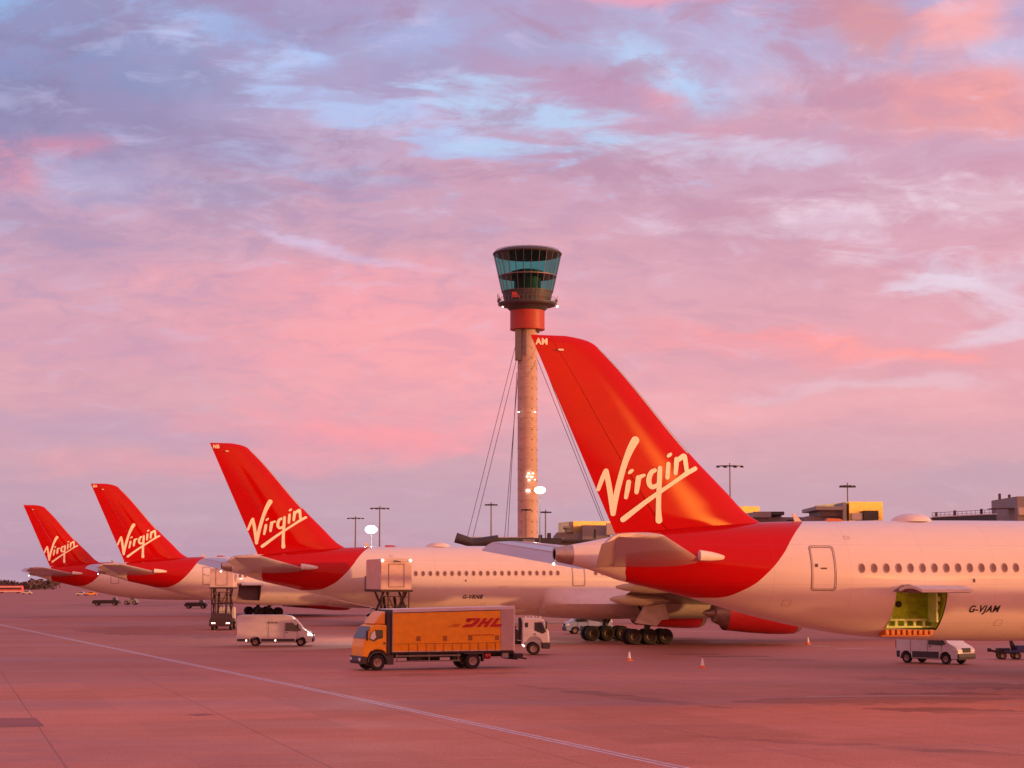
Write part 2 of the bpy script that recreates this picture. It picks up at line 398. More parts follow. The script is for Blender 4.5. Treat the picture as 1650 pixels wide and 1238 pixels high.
def tag(o, label=None, cat=None, group=None, kind=None):
    if label: o['label'] = label
    if cat: o['category'] = cat
    if group: o['group'] = group
    if kind: o['kind'] = kind
    return o
def thing(name, loc, rz, label, cat, group=None):
    o = bpy.data.objects.new(name, None); COL.objects.link(o); o.empty_display_size = .5
    o.location = loc; o.rotation_euler = (0, 0, rz); return tag(o, label, cat, group)
def copy_tree(o, parent=None):
    c_ = o.copy(); COL.objects.link(c_)
    if parent: c_.parent = parent
    for ch in list(o.children): copy_tree(ch, c_)
    return c_
def place(o, world_xy, local_xy, rz):
    x, y = local_xy
    o.rotation_euler = (0, 0, rz)
    o.location = (world_xy[0] - (x * math.cos(rz) - y * math.sin(rz)), world_xy[1] - (x * math.sin(rz) + y * math.cos(rz)), 0)
def pchip(xs, ys):
    n = len(xs); h = [xs[i + 1] - xs[i] for i in range(n - 1)]; d = [(ys[i + 1] - ys[i]) / h[i] for i in range(n - 1)]
    m = [d[0]] + [0 if d[i - 1] * d[i] <= 0 else (3 * (h[i - 1] + h[i])) / ((2 * h[i] + h[i - 1]) / d[i - 1] + (h[i] + 2 * h[i - 1]) / d[i]) for i in range(1, n - 1)] + [d[-1]]
    def fn(x):
        if x <= xs[0]: return ys[0]
        if x >= xs[-1]: return ys[-1]
        k = max(i for i in range(n - 1) if xs[i] <= x); t = (x - xs[k]) / h[k]
        return ((1 + 2 * t) * (1 - t) ** 2) * ys[k] + t * (1 - t) ** 2 * h[k] * m[k] + t * t * (3 - 2 * t) * ys[k + 1] + t * t * (t - 1) * h[k] * m[k + 1]
    return fn
TXT = {}
def text2d(s, size, shear=0.0, off=0.0, wide=1.0):
    key = (s, size, shear, off, wide)
    if key in TXT: return TXT[key]
    cu = bpy.data.curves.new('lettering', 'FONT'); cu.body = s; cu.size = size; cu.shear = shear; cu.offset = off; cu.resolution_u = 3
    cu.align_x = 'CENTER'; cu.align_y = 'CENTER'; cu.space_character = 1.1
    o = bpy.data.objects.new('lettering', cu); COL.objects.link(o)
    bpy.context.view_layer.update()
    me = bpy.data.meshes.new_from_object(o.evaluated_get(bpy.context.evaluated_depsgraph_get()))
    r = ([(v.co.x * wide, v.co.y) for v in me.vertices], [tuple(p.vertices) for p in me.polygons])
    bpy.data.objects.remove(o); bpy.data.curves.remove(cu); bpy.data.meshes.remove(me)
    TXT[key] = r; return r

# ------------------------------------------------------------------ ground
def ground_material():
    m = bpy.data.materials.new('apron_concrete'); m.use_nodes = True; q = NT(m.node_tree); b = m.node_tree.nodes['Principled BSDF']
    t = q.n('ShaderNodeTexCoord'); P = t.outputs['Object']
    n1 = q.noise(q.mapping(P, sc=(.045, .045, 1)), 1.0, 6, .6)
    n2 = q.noise(q.mapping(P, sc=(.42, .42, 1)), 1.0, 10, .75)
    n3 = q.noise(q.mapping(P, loc=(4, 9, 0), rot=(0, 0, R(-6)), sc=(.018, .11, 1)), 1.0, 5, .6)
    n4 = q.noise(q.mapping(P, sc=(9, 9, 1)), 1.0, 4, .7)
    base = q.mix(q.mr(n1, .35, .68, kind='LINEAR'), (.67, .228, .125, 1), (.52, .175, .104, 1))
    base = q.mix(q.m('MULTIPLY', q.mr(n2, .42, .66), .5), base, (.74, .28, .19, 1))
    base = q.mix(q.m('MULTIPLY', q.mr(n3, .52, .70), .50), base, (.30, .10, .095, 1))     # rubber and fuel stains
    base = q.mix(q.m('MULTIPLY', q.mr(n4, .42, .68), .6), base, (.28, .11, .10, 1))
    # slab joints
    pr = q.mapping(P, rot=(0, 0, R(-17)))
    ss = q.n('ShaderNodeSeparateXYZ'); q.link(pr, ss.inputs[0])
    def grid(v, w, k): return q.m('LESS_THAN', q.m('ABSOLUTE', q.m('SUBTRACT', q.m('FRACT', q.m('DIVIDE', v, w)), .5)), k)
    joint = q.m('MAXIMUM', grid(ss.outputs[0], 7.5, .0045), grid(ss.outputs[1], 7.5, .0045))
    base = q.mix(q.m('MULTIPLY', joint, .5), base, (.16, .06, .06, 1))
    # per-slab tone
    fl = q.vm('FLOOR', q.vm('DIVIDE', pr, (7.5, 7.5, 7.5)))
    wn = q.n('ShaderNodeTexWhiteNoise', noise_dimensions='2D'); q.link(fl, wn.inputs[0])
    base = q.mix(1.0, base, q.mr(wn.outputs[0], 0, 1, .88, 1.07, 'LINEAR'), 'MULTIPLY')
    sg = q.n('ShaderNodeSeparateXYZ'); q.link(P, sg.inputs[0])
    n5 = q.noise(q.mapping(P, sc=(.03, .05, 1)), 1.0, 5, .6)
    far_tone = q.mr(q.m('ADD', sg.outputs[1], q.m('MULTIPLY', q.m('SUBTRACT', n5, .5), 90.0)), 78, 135)
    base = q.mix(q.m('MULTIPLY', far_tone, .62), base, (.35, .130, .094, 1))      # darker, duller tone with distance from the camera
    q.link(base, b.inputs['Base Color'])
    q.link(q.mr(n3, .4, .7, .78, .50, 'LINEAR'), b.inputs['Roughness'])
    b.inputs['Specular IOR Level'].default_value = .3
    bp = q.n('ShaderNodeBump'); bp.inputs['Strength'].default_value = .25; bp.inputs['Distance'].default_value = .01
    q.link(n4, bp.inputs['Height']); q.link(bp.outputs[0], b.inputs['Normal'])
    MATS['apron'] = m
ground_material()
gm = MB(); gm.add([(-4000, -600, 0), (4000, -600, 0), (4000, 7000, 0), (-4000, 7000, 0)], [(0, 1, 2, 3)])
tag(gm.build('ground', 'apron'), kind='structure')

def stripe(name, a, b, w, m, z=.004, kind='structure'):
    a = Vector((a[0], a[1], z)); b = Vector((b[0], b[1], z)); d = (b - a).normalized(); u = Vector((d.y, -d.x, 0)) * w / 2
    q = MB(); n = 24
    vs = []
    for i in range(n + 1):
        p = a.lerp(b, i / n); vs += [p - u, p + u]
    q.add(vs, [(2 * i, 2 * i + 1, 2 * i + 3, 2 * i + 2) for i in range(n)])
    return tag(q.build(name, m), kind=kind)
gA = ground_at(0, 1007); gB = ground_at(1100, 1238); gM = ground_at(560, 1123)
dd = (gB - gM).normalized(); nn = Vector((dd.y, -dd.x, 0))
for i, (p, r) in enumerate(((gA + (gA - gM) * .3, gM), (gM, gB + dd * 12))):
    for k in (-.16, .16):
        stripe('road_marking', p + nn * k, r + nn * k, .15, 'pale_line')
for (a, b, w, m_) in (((828, 1084), (1650, 1059), .16, 'thin_line'), ((828, 1075), (1650, 1048), .16, 'thin_line'),
                      ((1150, 1124), (1320, 1124), .3, 'thin_line'), ((1300, 1122.5), (1530, 1121), .25, 'pale_line'), ((1080, 1031), (1110, 1031), .4, 'pale_line'),
                      ((1306, 1040), (1335, 1042), .35, 'pale_line'), ((1350, 1046), (1400, 1044.5), .35, 'pale_line'), ((1620, 1136), (1650, 1134), .3, 'thin_line')):
    stripe('road_marking', ground_at(*a), ground_at(*b), w, m_)
# darker repair slabs of asphalt
def patch(pxs, name='asphalt_patch'):
    q = MB(); q.add([(*ground_at(x, y).xy, .004) for x, y in pxs], [tuple(range(len(pxs)))])
    return tag(q.build(name, 'patch'), kind='structure')
mat('patch', (.34, .11, .095), .75, vary=.3, vs=.3)
patch([(-40, 1158), (58, 1157), (72, 1171), (-40, 1173)])
patch([(300, 1152), (330, 1150), (348, 1152), (318, 1154)])
# long tyre-darkened stains on the stand to the right, irregular outlines
rs = random.Random(4)
def stain(px0, py0, px1, py1, h, n=26):
    top, bot = [], []
    for i in range(n + 1):
        t = i / n; x = px0 + (px1 - px0) * t; y = py0 + (py1 - py0) * t
        w = h * math.sin(PI * min(max(t, .02), .98)) ** .6
        top.append((x, y - w * (.5 + .5 * rs.random()))); bot.append((x, y + w * (.5 + .5 * rs.random())))
    q = MB(); vs = []
    for a, b in zip(top, bot): vs += [(*ground_at(*a).xy, .003), (*ground_at(*b).xy, .003)]
    q.add(vs, [(2 * i, 2 * i + 1, 2 * i + 3, 2 * i + 2) for i in range(n)])
    tag(q.build('ground_stain', 'stain'), kind='structure')
def stain_mat():
    m = bpy.data.materials.new('stain'); m.use_nodes = True; q = NT(m.node_tree); b = m.node_tree.nodes['Principled BSDF']
    b.inputs['Base Color'].default_value = (.15, .062, .058, 1); b.inputs['Roughness'].default_value = .6
    t = q.n('ShaderNodeTexCoord'); n = q.noise(q.mapping(t.outputs['Object'], rot=(0, 0, R(-4)), sc=(.06, .45, 1)), 1.0, 7, .65)
    q.link(q.mr(n, .38, .72, 0, .42), b.inputs['Alpha']); MATS['stain'] = m
stain_mat()
stain(1180, 1131, 1700, 1122, 11); stain(1360, 1092, 1700, 1110, 9); stain(1060, 1052, 1330, 1066, 5); stain(1390, 1142, 1700, 1150, 6)
stain(1050, 1034, 1300, 1036, 7); stain(560, 1090, 850, 1084, 3); stain(1100, 1185, 1700, 1220, 5); stain(100, 975, 420, 972, 5); stain(120, 1016, 420, 1026, 8)
stain(830, 1104, 1180, 1142, 5)

# ------------------------------------------------------------------ airliner geometry (x forward from the fin tip, y to starboard, z up)
TH = R(17)
fw = Vector((math.cos(TH), math.sin(TH), 0)); sbv = Vector((math.sin(TH), -math.cos(TH), 0))
def fin_origin(px, py):
    p = ground_at(px, py, 17.08); return Vector((p.x, p.y, 0))
OAM, ONB, OP3, OP4 = fin_origin(855, 540), fin_origin(338, 714), fin_origin(146, 779.5), fin_origin(37.5, 814)
def loc(O, px, py, yo=0.0):
    d = ray(px, py); C0 = Vector((0, 0, CAMZ)) - O
    t = (yo - C0.dot(sbv)) / d.dot(sbv); P = C0 + d * t
    return P.dot(fw), P.z
ftop = pchip([1.15, 2.6, 5.0, 9.0, 14.0, 26.0, 58.0, 64.0, 68.0, 71.0, 72.8, 73.6], [7.05, 7.30, 7.74, 8.17, 8.40, 8.53, 8.53, 8.35, 7.75, 6.75, 5.9, 5.2])
fbot = pchip([1.15, 2.6, 4.4, 7.3, 11.6, 14.0, 16.6, 20.0, 26.0, 60.0, 66.0, 70.0, 72.6, 73.6], [6.40, 6.10, 5.52, 4.85, 3.72, 3.22, 2.82, 2.58, 2.48, 2.48, 2.55, 2.95, 3.85, 4.9])
fwid = pchip([1.15, 4.0, 8.0, 13.0, 18.0, 24.0, 60.0, 66.0, 70.0, 72.6, 73.6], [.28, .82, 1.62, 2.42, 2.84, 2.98, 2.98, 2.75, 2.1, 1.05, .15])
def sec(x, al):                       # al: 0 = starboard side, 90 = top
    t, b, w = ftop(x), fbot(x), fwid(x); zc = (t + b) / 2; hh = (t - b) / 2
    return Vector((x, w * math.cos(al), zc + hh * math.sin(al)))
def skin(x, z, off=0.0, side=1):
    t, b, w = ftop(x), fbot(x), fwid(x); zc = (t + b) / 2; hh = (t - b) / 2
    sn = max(-.999, min(.999, (z - zc) / hh)); cs = math.sqrt(1 - sn * sn)
    n = Vector((cs / w, sn / hh)).normalized()
    return Vector((x, side * (w * cs + n.x * off), z + n.y * off))
CX0, CX1, CZ0, CZ1 = 17.55, 20.25, 3.15, 5.02
def fuselage_mesh(opened):
    xs = [2.0, 2.4, 2.8, 3.3, 3.9, 4.5, 5.2, 6, 6.8, 7.6, 8.4, 9.2, 10, 10.8, 11.6, 12.4, 13.2, 14, 14.8, 15.6, 16.3, 17, CX0, 18.1, 18.7, 19.3, CX1, 21, 22, 23.5, 25, 27, 30, 34, 38, 42, 46, 50, 54, 58, 60, 62, 64, 66, 67.5, 69, 70, 71, 71.8, 72.5, 73.1, 73.45, 73.6]
    zc = (ftop(19) + fbot(19)) / 2; hh = (ftop(19) - fbot(19)) / 2
    a0 = math.asin((CZ0 - zc) / hh); a1 = math.asin((CZ1 - zc) / hh)
    A = []
    def seg(p, q, n): A.extend(p + (q - p) * i / n for i in range(n))
    seg(a0, a1, 9); seg(a1, PI / 2, 20); seg(PI / 2, 3 * PI / 2, 40); seg(3 * PI / 2, a0 + 2 * PI, 7)
    n = len(A); b = MB(); vs = [sec(x, a) for x in xs for a in A]; fs = []
    for k in range(len(xs) - 1):
        for i in range(n):
            if opened and CX0 - .01 <= xs[k] and xs[k + 1] <= CX1 + .01 and i < 9: continue
            j = (i + 1) % n; fs.append((k * n + i, k * n + j, (k + 1) * n + j, (k + 1) * n + i))
    fs.append(tuple(range((len(xs) - 1) * n, len(xs) * n)))
    b.add(vs, fs)
    return b
# --- vertical fin
fle = pchip([7.2, 7.9, 8.3, 8.75, 9.6, 11.53, 16.55, 16.75, 16.9, 17.02, 17.10], [13.6, 12.6, 11.75, 10.98, 10.12, 8.12, 3.43, 3.18, 2.85, 2.35, 1.75])
def fte(z): return 4.35 + (7.4 - z) * (4.35 / 9.7) if z > 7.4 else 4.35
def fthick(x, z):
    a, b_ = fte(z), fle(z); ch = max(b_ - a, .05); s_ = min(max((b_ - x) / ch, 0), 1)
    T = .092 * min(ch, 7.6)
    if z > 16.9: T *= max(.15, (17.12 - z) / .22)
    return 5 * T * (.2969 * math.sqrt(s_) - .126 * s_ - .3516 * s_ ** 2 + .2843 * s_ ** 3 - .1015 * s_ ** 4) + .004
def fin_mesh(s0, s1, zs, skew=0.0):
    b = MB(); secs = []; n = 16
    for z in zs:
        a, e = fte(z), fle(z); up_, dn = [], []
        for i in range(n + 1):
            q = s0 + (s1 - s0) * (i / n) ** (1.7 if s0 == 0 else 1)
            x = e - (e - a) * q; t = fthick(x, z); up_.append((x, t, z)); dn.append((x, -t, z))
        secs.append(up_ + dn[::-1])
    return b.loft(secs)
FZ = [7.3, 7.7, 8.0, 8.3, 8.55, 8.8, 9.2, 9.7, 10.3, 11, 11.8, 12.6, 13.4, 14.2, 15, 15.8, 16.4, 16.6, 16.75, 16.88, 16.97, 17.05, 17.1]
# "Virgin" script measured on the nearest fin
def lp(x, y): return loc(OAM, 960 + x * .15345, 690 + y * .15345, .32)
STROKES = [
    [(48, 640, 20), (70, 575, 22), (96, 505, 24), (124, 448, 26)], [(124, 448, 26), (142, 530, 27), (163, 640, 28), (183, 770, 27), (201, 897, 26)],
    [(201, 897, 26), (218, 780, 28), (240, 660, 29), (268, 540, 30), (302, 410, 30), (338, 300, 33), (378, 205, 38), (420, 128, 42)],
    [(363, 467, 16), (376, 455, 19), (390, 443, 16)], [(356, 565, 24), (345, 640, 25), (330, 727, 20)],
    [(456, 522, 28), (446, 600, 27), (437, 672, 22)], [(452, 530, 26), (480, 508, 20), (513, 495, 16)],
    [(622, 444, 22), (590, 462, 25), (568, 510, 27), (562, 560, 27), (575, 602, 25), (606, 618, 24), (650, 596, 20)],
    [(676, 420, 23), (672, 520, 26), (667, 640, 26), (663, 760, 26), (664, 880, 28), (669, 968, 35)],
    [(763, 294, 16), (776, 284, 20), (790, 273, 16)], [(764, 375, 22), (758, 450, 23), (753, 520, 21)],
    [(852, 328, 26), (846, 400, 25), (838, 475, 21)], [(856, 345, 22), (892, 316, 25), (936, 292, 26), (946, 340, 25), (952, 400, 24), (957, 452, 22)],
    [(302, 958, 29), (350, 920, 28), (430, 855, 26), (530, 776, 24), (640, 695, 22), (760, 612, 20), (880, 528, 21), (960, 474, 24), (1052, 424, 22)]]
def lettering_mesh():
    b = MB()
    for si, st in enumerate(STROKES):
        pts = []
        for k in range(len(st) - 1):
            p0 = st[max(k - 1, 0)]; p1 = st[k]; p2 = st[k + 1]; p3 = st[min(k + 2, len(st) - 1)]
            for j in range(6):
                t = j / 6
                pts.append(tuple(.5 * ((2 * p1[i]) + (-p0[i] + p2[i]) * t + (2 * p0[i] - 5 * p1[i] + 4 * p2[i] - p3[i]) * t * t + (-p0[i] + 3 * p1[i] - 3 * p2[i] + p3[i]) * t ** 3) for i in range(3)))
        pts.append(st[-1]); off = .010 + .0016 * si
        rows = []
        def tang(k):
            a = pts[max(k - 1, 0)]; c_ = pts[min(k + 1, len(pts) - 1)]; L = math.hypot(c_[0] - a[0], c_[1] - a[1]) or 1
            return (c_[0] - a[0]) / L, (c_[1] - a[1]) / L
        def row(x, y, tx, ty, r): return [(x - ty * r * s_, y + tx * r * s_) for s_ in (-1, -.5, 0, .5, 1)]
        tx, ty = tang(0); x, y, r = pts[0]
        for j in range(5, 0, -1): q = j / 5 * PI / 2 * .98; rows.append(row(x - tx * r * math.sin(q), y - ty * r * math.sin(q), tx, ty, r * math.cos(q)))
        for k, (x, y, r) in enumerate(pts): tx, ty = tang(k); rows.append(row(x, y, tx, ty, r))
        tx, ty = tang(len(pts) - 1); x, y, r = pts[-1]
        for j in range(1, 6): q = j / 5 * PI / 2 * .98; rows.append(row(x + tx * r * math.sin(q), y + ty * r * math.sin(q), tx, ty, r * math.cos(q)))
        vs = []
        for rw in rows:
            for (a, c_) in rw:
                lx, lz = lp(a, c_); vs.append((lx, fthick(lx, lz) + off, lz))
        b.add(vs, [(5 * i + j, 5 * i + j + 1, 5 * i + j + 6, 5 * i + j + 5) for i in range(len(rows) - 1) for j in range(4)])
    return b
def naca(s_): return 5 * (.2969 * math.sqrt(s_) - .126 * s_ - .3516 * s_ ** 2 + .2843 * s_ ** 3 - .1036 * s_ ** 4)
def foil(le, te, T, n=12, s0=0.0, s1=1.0):
    """closed section between two 3-D points, thickness along z"""
    le, te = Vector(le), Vector(te); ch = (te - le).length; up_, dn = [], []
    for i in range(n + 1):
        q = s0 + (s1 - s0) * (i / n) ** (1.6 if s0 == 0 else 1); p = le.lerp(te, q); t = naca(q) * T * ch
        up_.append(p + Vector((0, 0, t))); dn.append(p - Vector((0, 0, t * .8)))
    return up_ + dn[::-1]
def wing_sections(side):
    # y, LE x, TE x, LE z, TE z, t
    tb = [(1.5, 51.6, 35.2, 3.95, 3.55, .125), (3.2, 50.2, 35.0, 4.10, 3.75, .125), (6.5, 47.9, 34.7, 4.55, 4.22, .115), (10.5, 45.0, 34.4, 5.05, 4.85, .11), (16, 41.1, 32.1, 5.72, 5.58, .10),
          (22, 36.8, 29.6, 6.55, 6.45, .10), (28, 32.6, 27.0, 7.4, 7.33, .095), (30.3, 30.8, 26.0, 7.85, 7.8, .09), (31.5, 29.2, 25.2, 8.05, 8.02, .08), (32.1, 27.8, 24.6, 8.3, 8.28, .07), (32.35, 26.0, 24.0, 8.55, 8.55, .05)]
    return [foil((a, side * y, c_), (b_, side * y, d), t) for y, a, b_, c_, d, t in tb]
STAB = [(0.5, 8.55, 3.85, 2.9, 6.38, 6.33, 6.05), (1.2, 8.12, 3.72, 2.75, 6.44, 6.37, 6.07), (9.0, 3.15, .92, .28, 7.38, 7.36, 7.02), (9.25, 2.85, .80, .25, 7.40, 7.39, 7.05), (9.35, 2.2, .9, .4, 7.41, 7.40, 7.1)]
CACHE = {}
def cached(name, fn, mats, **kw):
    if name not in CACHE:
        b_ = fn(); b_.v = [(x, -y, z) for x, y, z in b_.v]      # local +y of the objects is the port side
        o = b_.build(name, mats, None, **kw); CACHE[name] = o.data; bpy.data.objects.remove(o)
    return CACHE[name]
def canoe(x0, x1, y, z0, z1, r):
    b = MB(); secs = []; n = 10; m_ = 14
    for i in range(n + 1):
        t = i / n; rr = r * (math.sin(PI * (.02 + .96 * t)) ** .55); x = x0 + (x1 - x0) * t; z = z0 + (z1 - z0) * t
        secs.append([(x, y + rr * .62 * math.cos(2 * PI * k / m_), z + rr * math.sin(2 * PI * k / m_)) for k in range(m_)])
    return b.loft(secs)
def airliner(O, label, code, reg, opened, hold, windows, door=True):
    root = thing('airliner', O, TH, label, 'airliner', 'red tailed airliners parked in a row')
    P = lambda name, fn, mats, par=root, **kw: put(name, cached(kw.pop('key', name), fn, mats, **kw), par)
    fus = P('fuselage', lambda: fuselage_mesh(opened), 'livery', key='fuselage_open' if opened else 'fuselage', smooth=True)
    # exhaust cone with hollow end
    def cone():
        b = MB(); secs = []
        for x in (2.0, 1.7, 1.4, 1.15): secs.append([sec(x, 2 * PI * i / 32) for i in range(32)])
        c0 = sec(1.15, 0); zc = (ftop(1.15) + fbot(1.15)) / 2
        secs.append([Vector((1.16, p.y * .72, zc + (p.z - zc) * .72)) for p in secs[-1]])
        secs.append([Vector((1.6, p.y * .95, zc + (p.z - zc) * .95)) for p in secs[-1]])
        b.loft(secs[:5], caps=False); b.mat(1).loft(secs[4:], caps=False); b.add(secs[5], [tuple(range(32))]); return b
    P('exhaust_cone', cone, ['bare_metal', 'black'], smooth=True)
    def tl():
        b = MB(); b.lathe([(.0, -.06), (.06, -.03), (.06, .03), (0, .06)], 'z', (1.12, 0, 6.28), 10); return b
    P('tail_light', tl, 'lamp_white')
    fin = P('fin', lambda: fin_mesh(0, .68, FZ), 'red_paint', smooth=True)
    P('rudder', lambda: fin_mesh(.685, 1.0, [z for z in FZ if 7.6 < z]), 'red_paint', smooth=True)
    P('lettering', lettering_mesh, 'cream', fin)
    def lestrip():
        b = MB(); secs = []
        for i in range(30):
            z = 11.62 + (16.55 - 11.62) * i / 29; e = fle(z); ch = e - fte(z); u_, d_ = [], []
            for k in range(7):
                q = .035 * (k / 6) ** 1.8; x = e - ch * q; t = fthick(x, z) + .010; u_.append((x + .012, t, z)); d_.append((x + .012, -t, z))
            secs.append(d_[::-1] + u_)
        return b.loft(secs, closed=False)
    P('leading_edge', lestrip, 'metal_edge', fin, smooth=True)
    if code:
        def ct():
            b = MB(); v, f = text2d(code, .40, 0, .02); cx_, cz_ = loc(OAM, 873.5, 550.5, .1)
            b.add([(cx_ + x * .95, fthick(cx_ + x, cz_ + y) + .012, cz_ + y) for x, y in v], f); return b
        P('fin_code', ct, 'cream', fin, key='fin_code_' + code)
    # little sensor near the top of the fin
    P('beacon', lambda: MB().lathe([(0, -.16), (.045, -.1), (.05, .12), (0, .16)], 'x', (1.42, .22, 16.40), 8), 'cream', fin, smooth=True)
    # tailplanes
    for side in (1, -1):
        st = put('tailplane', cached('tailplane%d' % side, lambda: MB().loft([foil((lx, side * y, lz), (lx + (hx - lx) * 1.45, side * y, lz + (hz - lz) * 1.45), .10, 10, 0, .69) for y, lx, hx, tx, lz, hz, tz in STAB]), 'tail_grey', smooth=True), root)
        put('elevator', cached('elevator%d' % side, lambda: MB().loft([[Vector((hx + .03, side * y, hz + .02 + (lx - hx) * .030)), Vector((hx - (hx - tx) * .4, side * y, hz - (hz - tz) * .25 + .04)), Vector((tx, side * y, tz)),
            Vector((hx - (hx - tx) * .4, side * y, hz - (hz - tz) * .5 - .03)), Vector((hx + .03, side * y, hz - .02 - (lx - hx) * .024))] for y, lx, hx, tx, lz, hz, tz in STAB]), 'tail_grey', smooth=True), st)
        def horn():
            b = MB(); secs = []
            for i in range(13):
                t = i / 12; y = 1.55 + 1.0 * (1 - t) * 1.0; rr = .25 * math.sin(PI * min(.5 + t * .5, .995)) ** .7
                x = 7.45 + 1.9 * t
                secs.append([(x, side * (y + rr * .8 * math.cos(a * PI / 6)), 6.68 - .10 * t + rr * math.sin(a * PI / 6)) for a in range(12)])
            return b.loft(secs)
        put('root_fairing', cached('root_fairing%d' % side, horn, 'white_paint', smooth=True), st)
        wg = put('wing', cached('wing%d' % side, lambda: MB().loft(wing_sections(side)), 'wing_grey', smooth=True), root)
        for k, (y, xt, zt, L) in enumerate(((7.6, 34.0, 3.95, 4.6), (14.0, 32.2, 5.0, 5.2), (19.5, 29.9, 5.75, 4.8), (25.0, 27.6, 6.6, 4.0))):
            put('flap_fairing', cached('flap_fairing%d%d' % (side, k), lambda: canoe(xt - .9, xt + L, side * y, zt, zt - .15, .50 - .05 * k), 'wing_grey', smooth=True), wg)
        # engine
        ey = side * 10.5; ez = 2.78
        def nac():
            b = MB(); n = 40
            prof = [(1.46, 42.3), (1.52, 43.0), (1.68, 44.6), (1.80, 46.3), (1.84, 47.8), (1.80, 48.6), (1.66, 49.05), (1.54, 49.15), (1.46, 49.0), (1.44, 48.2), (1.44, 47.6)]
            b.lathe([(r, x) for r, x in prof], 'x', (0, ey, ez), n, cap=False); return b
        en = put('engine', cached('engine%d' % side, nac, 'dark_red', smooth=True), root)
        put('intake_lip', cached('intake_lip%d' % side, lambda: MB().lathe([(1.815, 48.6), (1.675, 49.07), (1.545, 49.18), (1.445, 49.02), (1.43, 48.6)], 'x', (0, ey, ez), 40, cap=False), 'bare_metal', smooth=True), en)
        put('fan', cached('fan%d' % side, lambda: MB().lathe([(0, 48.5), (.3, 48.0), (.42, 47.7), (1.43, 47.65), (1.43, 47.5)], 'x', (0, ey, ez), 30), 'dark_metal', smooth=True), en)
        put('exhaust_nozzle', cached('exhaust_nozzle%d' % side, lambda: MB().lathe([(0, 40.3), (.25, 40.7), (.42, 41.3), (.80, 41.35), (.95, 41.7), (1.12, 42.1), (1.42, 42.5)], 'x', (0, ey, ez), 30, cap=False), 'bare_metal', smooth=True), en)
        put('pylon', cached('pylon%d' % side, lambda: MB().loft([[(47.6, ey - .05, 4.72), (47.6, ey + .05, 4.72), (44.9, ey + .28, 5.0), (40.5, ey + .16, 4.75), (38.2, ey + .04, 4.62), (38.2, ey - .04, 4.62), (40.5, ey - .16, 4.75), (44.9, ey - .28, 5.0)],
            [(47.0, ey - .05, 4.2), (47.0, ey + .05, 4.2), (44.6, ey + .3, 3.9), (42.0, ey + .2, 3.75), (40.0, ey + .06, 4.1), (40.0, ey - .06, 4.1), (42.0, ey - .2, 3.75), (44.6, ey - .3, 3.9)]]), 'grey_paint'), en)
        # main gear
        gy = side * 5.37; gx = 37.3
        def strut():
            b = MB(); b.tube((gx, gy, .75), (gx, gy, 4.2), .24, .24, 14); b.tube((gx, gy, 1.9), (gx - .2, side * 3.2, 3.9), .12, .12, 8)
            b.bar((gx - 1.5, gy, .72), (gx + 1.5, gy, .66), .28, .3); b.tube((gx + .1, gy, 1.3), (gx + 1.6, gy, 3.9), .10, .10, 8)
            for ax in (-1.45, 0, 1.45): b.tube((gx + ax, gy - .55, .70), (gx + ax, gy + .55, .70), .09, .09, 8)
            return b
        ge = put('main_gear', cached('main_gear%d' % side, strut, 'dark_metal', smooth=True), root)
        def whl(): 
            b = MB(); b.lathe([(.30, -.18), (.42, -.25), (.62, -.24), (.69, -.14), (.70, 0), (.69, .14), (.62, .24), (.42, .25), (.30, .18)], 'y', (0, 0, 0), 24, cap=False)
            b.mat(1).lathe([(0, .10), (.12, .20), (.16, .12), (.30, .185), (.33, .19)], 'y', (0, 0, 0), 16, cap=False); b.lathe([(0, -.10), (.12, -.20), (.16, -.12), (.30, -.185), (.33, -.19)], 'y', (0, 0, 0), 16, cap=False); return b
        wm = cached('bogie_wheel', whl, ['rubber', 'hub'], smooth=True)
        for ax in (-1.45, 0, 1.45):
            for dy in (-.62, .62):
                w_ = put('wheel', wm, ge); w_.location = (gx + ax, -gy + dy, .70)
        def gdoor():
            b = MB(); pl_ = [loc(ONB, *p, 6.3) for p in ((1040, 971), (1071, 972), (1078, 998), (1066, 999), (1058, 1009), (1023, 1004))]
            b.prism(pl_, side * 6.28, side * 6.34); return b
        put('gear_door', cached('gear_door%d' % side, gdoor, 'white_panel'), ge)
    # wing to body fairing
    def fairing():
        b = MB(); secs = []; xs = [28.7, 28.9, 29.3, 29.9, 30.8, 31.8, 33, 34.5, 36, 39, 43, 47, 50, 52, 53.5, 54.6, 55.3]
        for x in xs:
            g_ = min(1, max(.0, (x - 28.7) / 5.2)) ** .42 * min(1, max(0, (55.3 - x) / 4.5)) ** .5
            prof = [(2.93, 5.0), (3.08, 4.7), (3.38, 4.3), (3.72, 3.92), (3.98, 3.62), (4.05, 3.48), (3.92, 3.30), (3.50, 2.85), (2.7, 2.42), (1.5, 2.18), (0, 2.10)]
            pts = []
            full = prof + [(-y, z) for y, z in prof[-2::-1]]
            for y, z in full:
                s0 = skin(x, max(z, 2.50), -.06, 1 if y >= 0 else -1) if abs(y) > .01 else Vector((x, 0, 2.52))
                zz = s0.z + (z - s0.z) * g_; yy = s0.y + (y - s0.y) * g_
                pts.append((x, yy, zz))
            secs.append(pts)
        return b.loft(secs, closed=False)
    P('belly_fairing', fairing, 'white_paint', smooth=True)
    # antenna dome and small aerials on the roof
    def dome():
        b = MB(); secs = []
        for i in range(13):
            t = i / 12; x = 18.75 + 2.4 * t; h = .40 * max(1 - abs(2 * t - 1) ** 2.6, .0) + .02; w = .75 * max(1 - abs(2 * t - 1) ** 2.2, .0) + .03; z0 = ftop(x) - .06
            secs.append([(x, w * math.cos(PI * k / 10), z0 + h * math.sin(PI * k / 10)) for k in range(11)])
        return b.loft(secs, closed=False)
    P('antenna_dome', dome, 'white_paint', smooth=True)
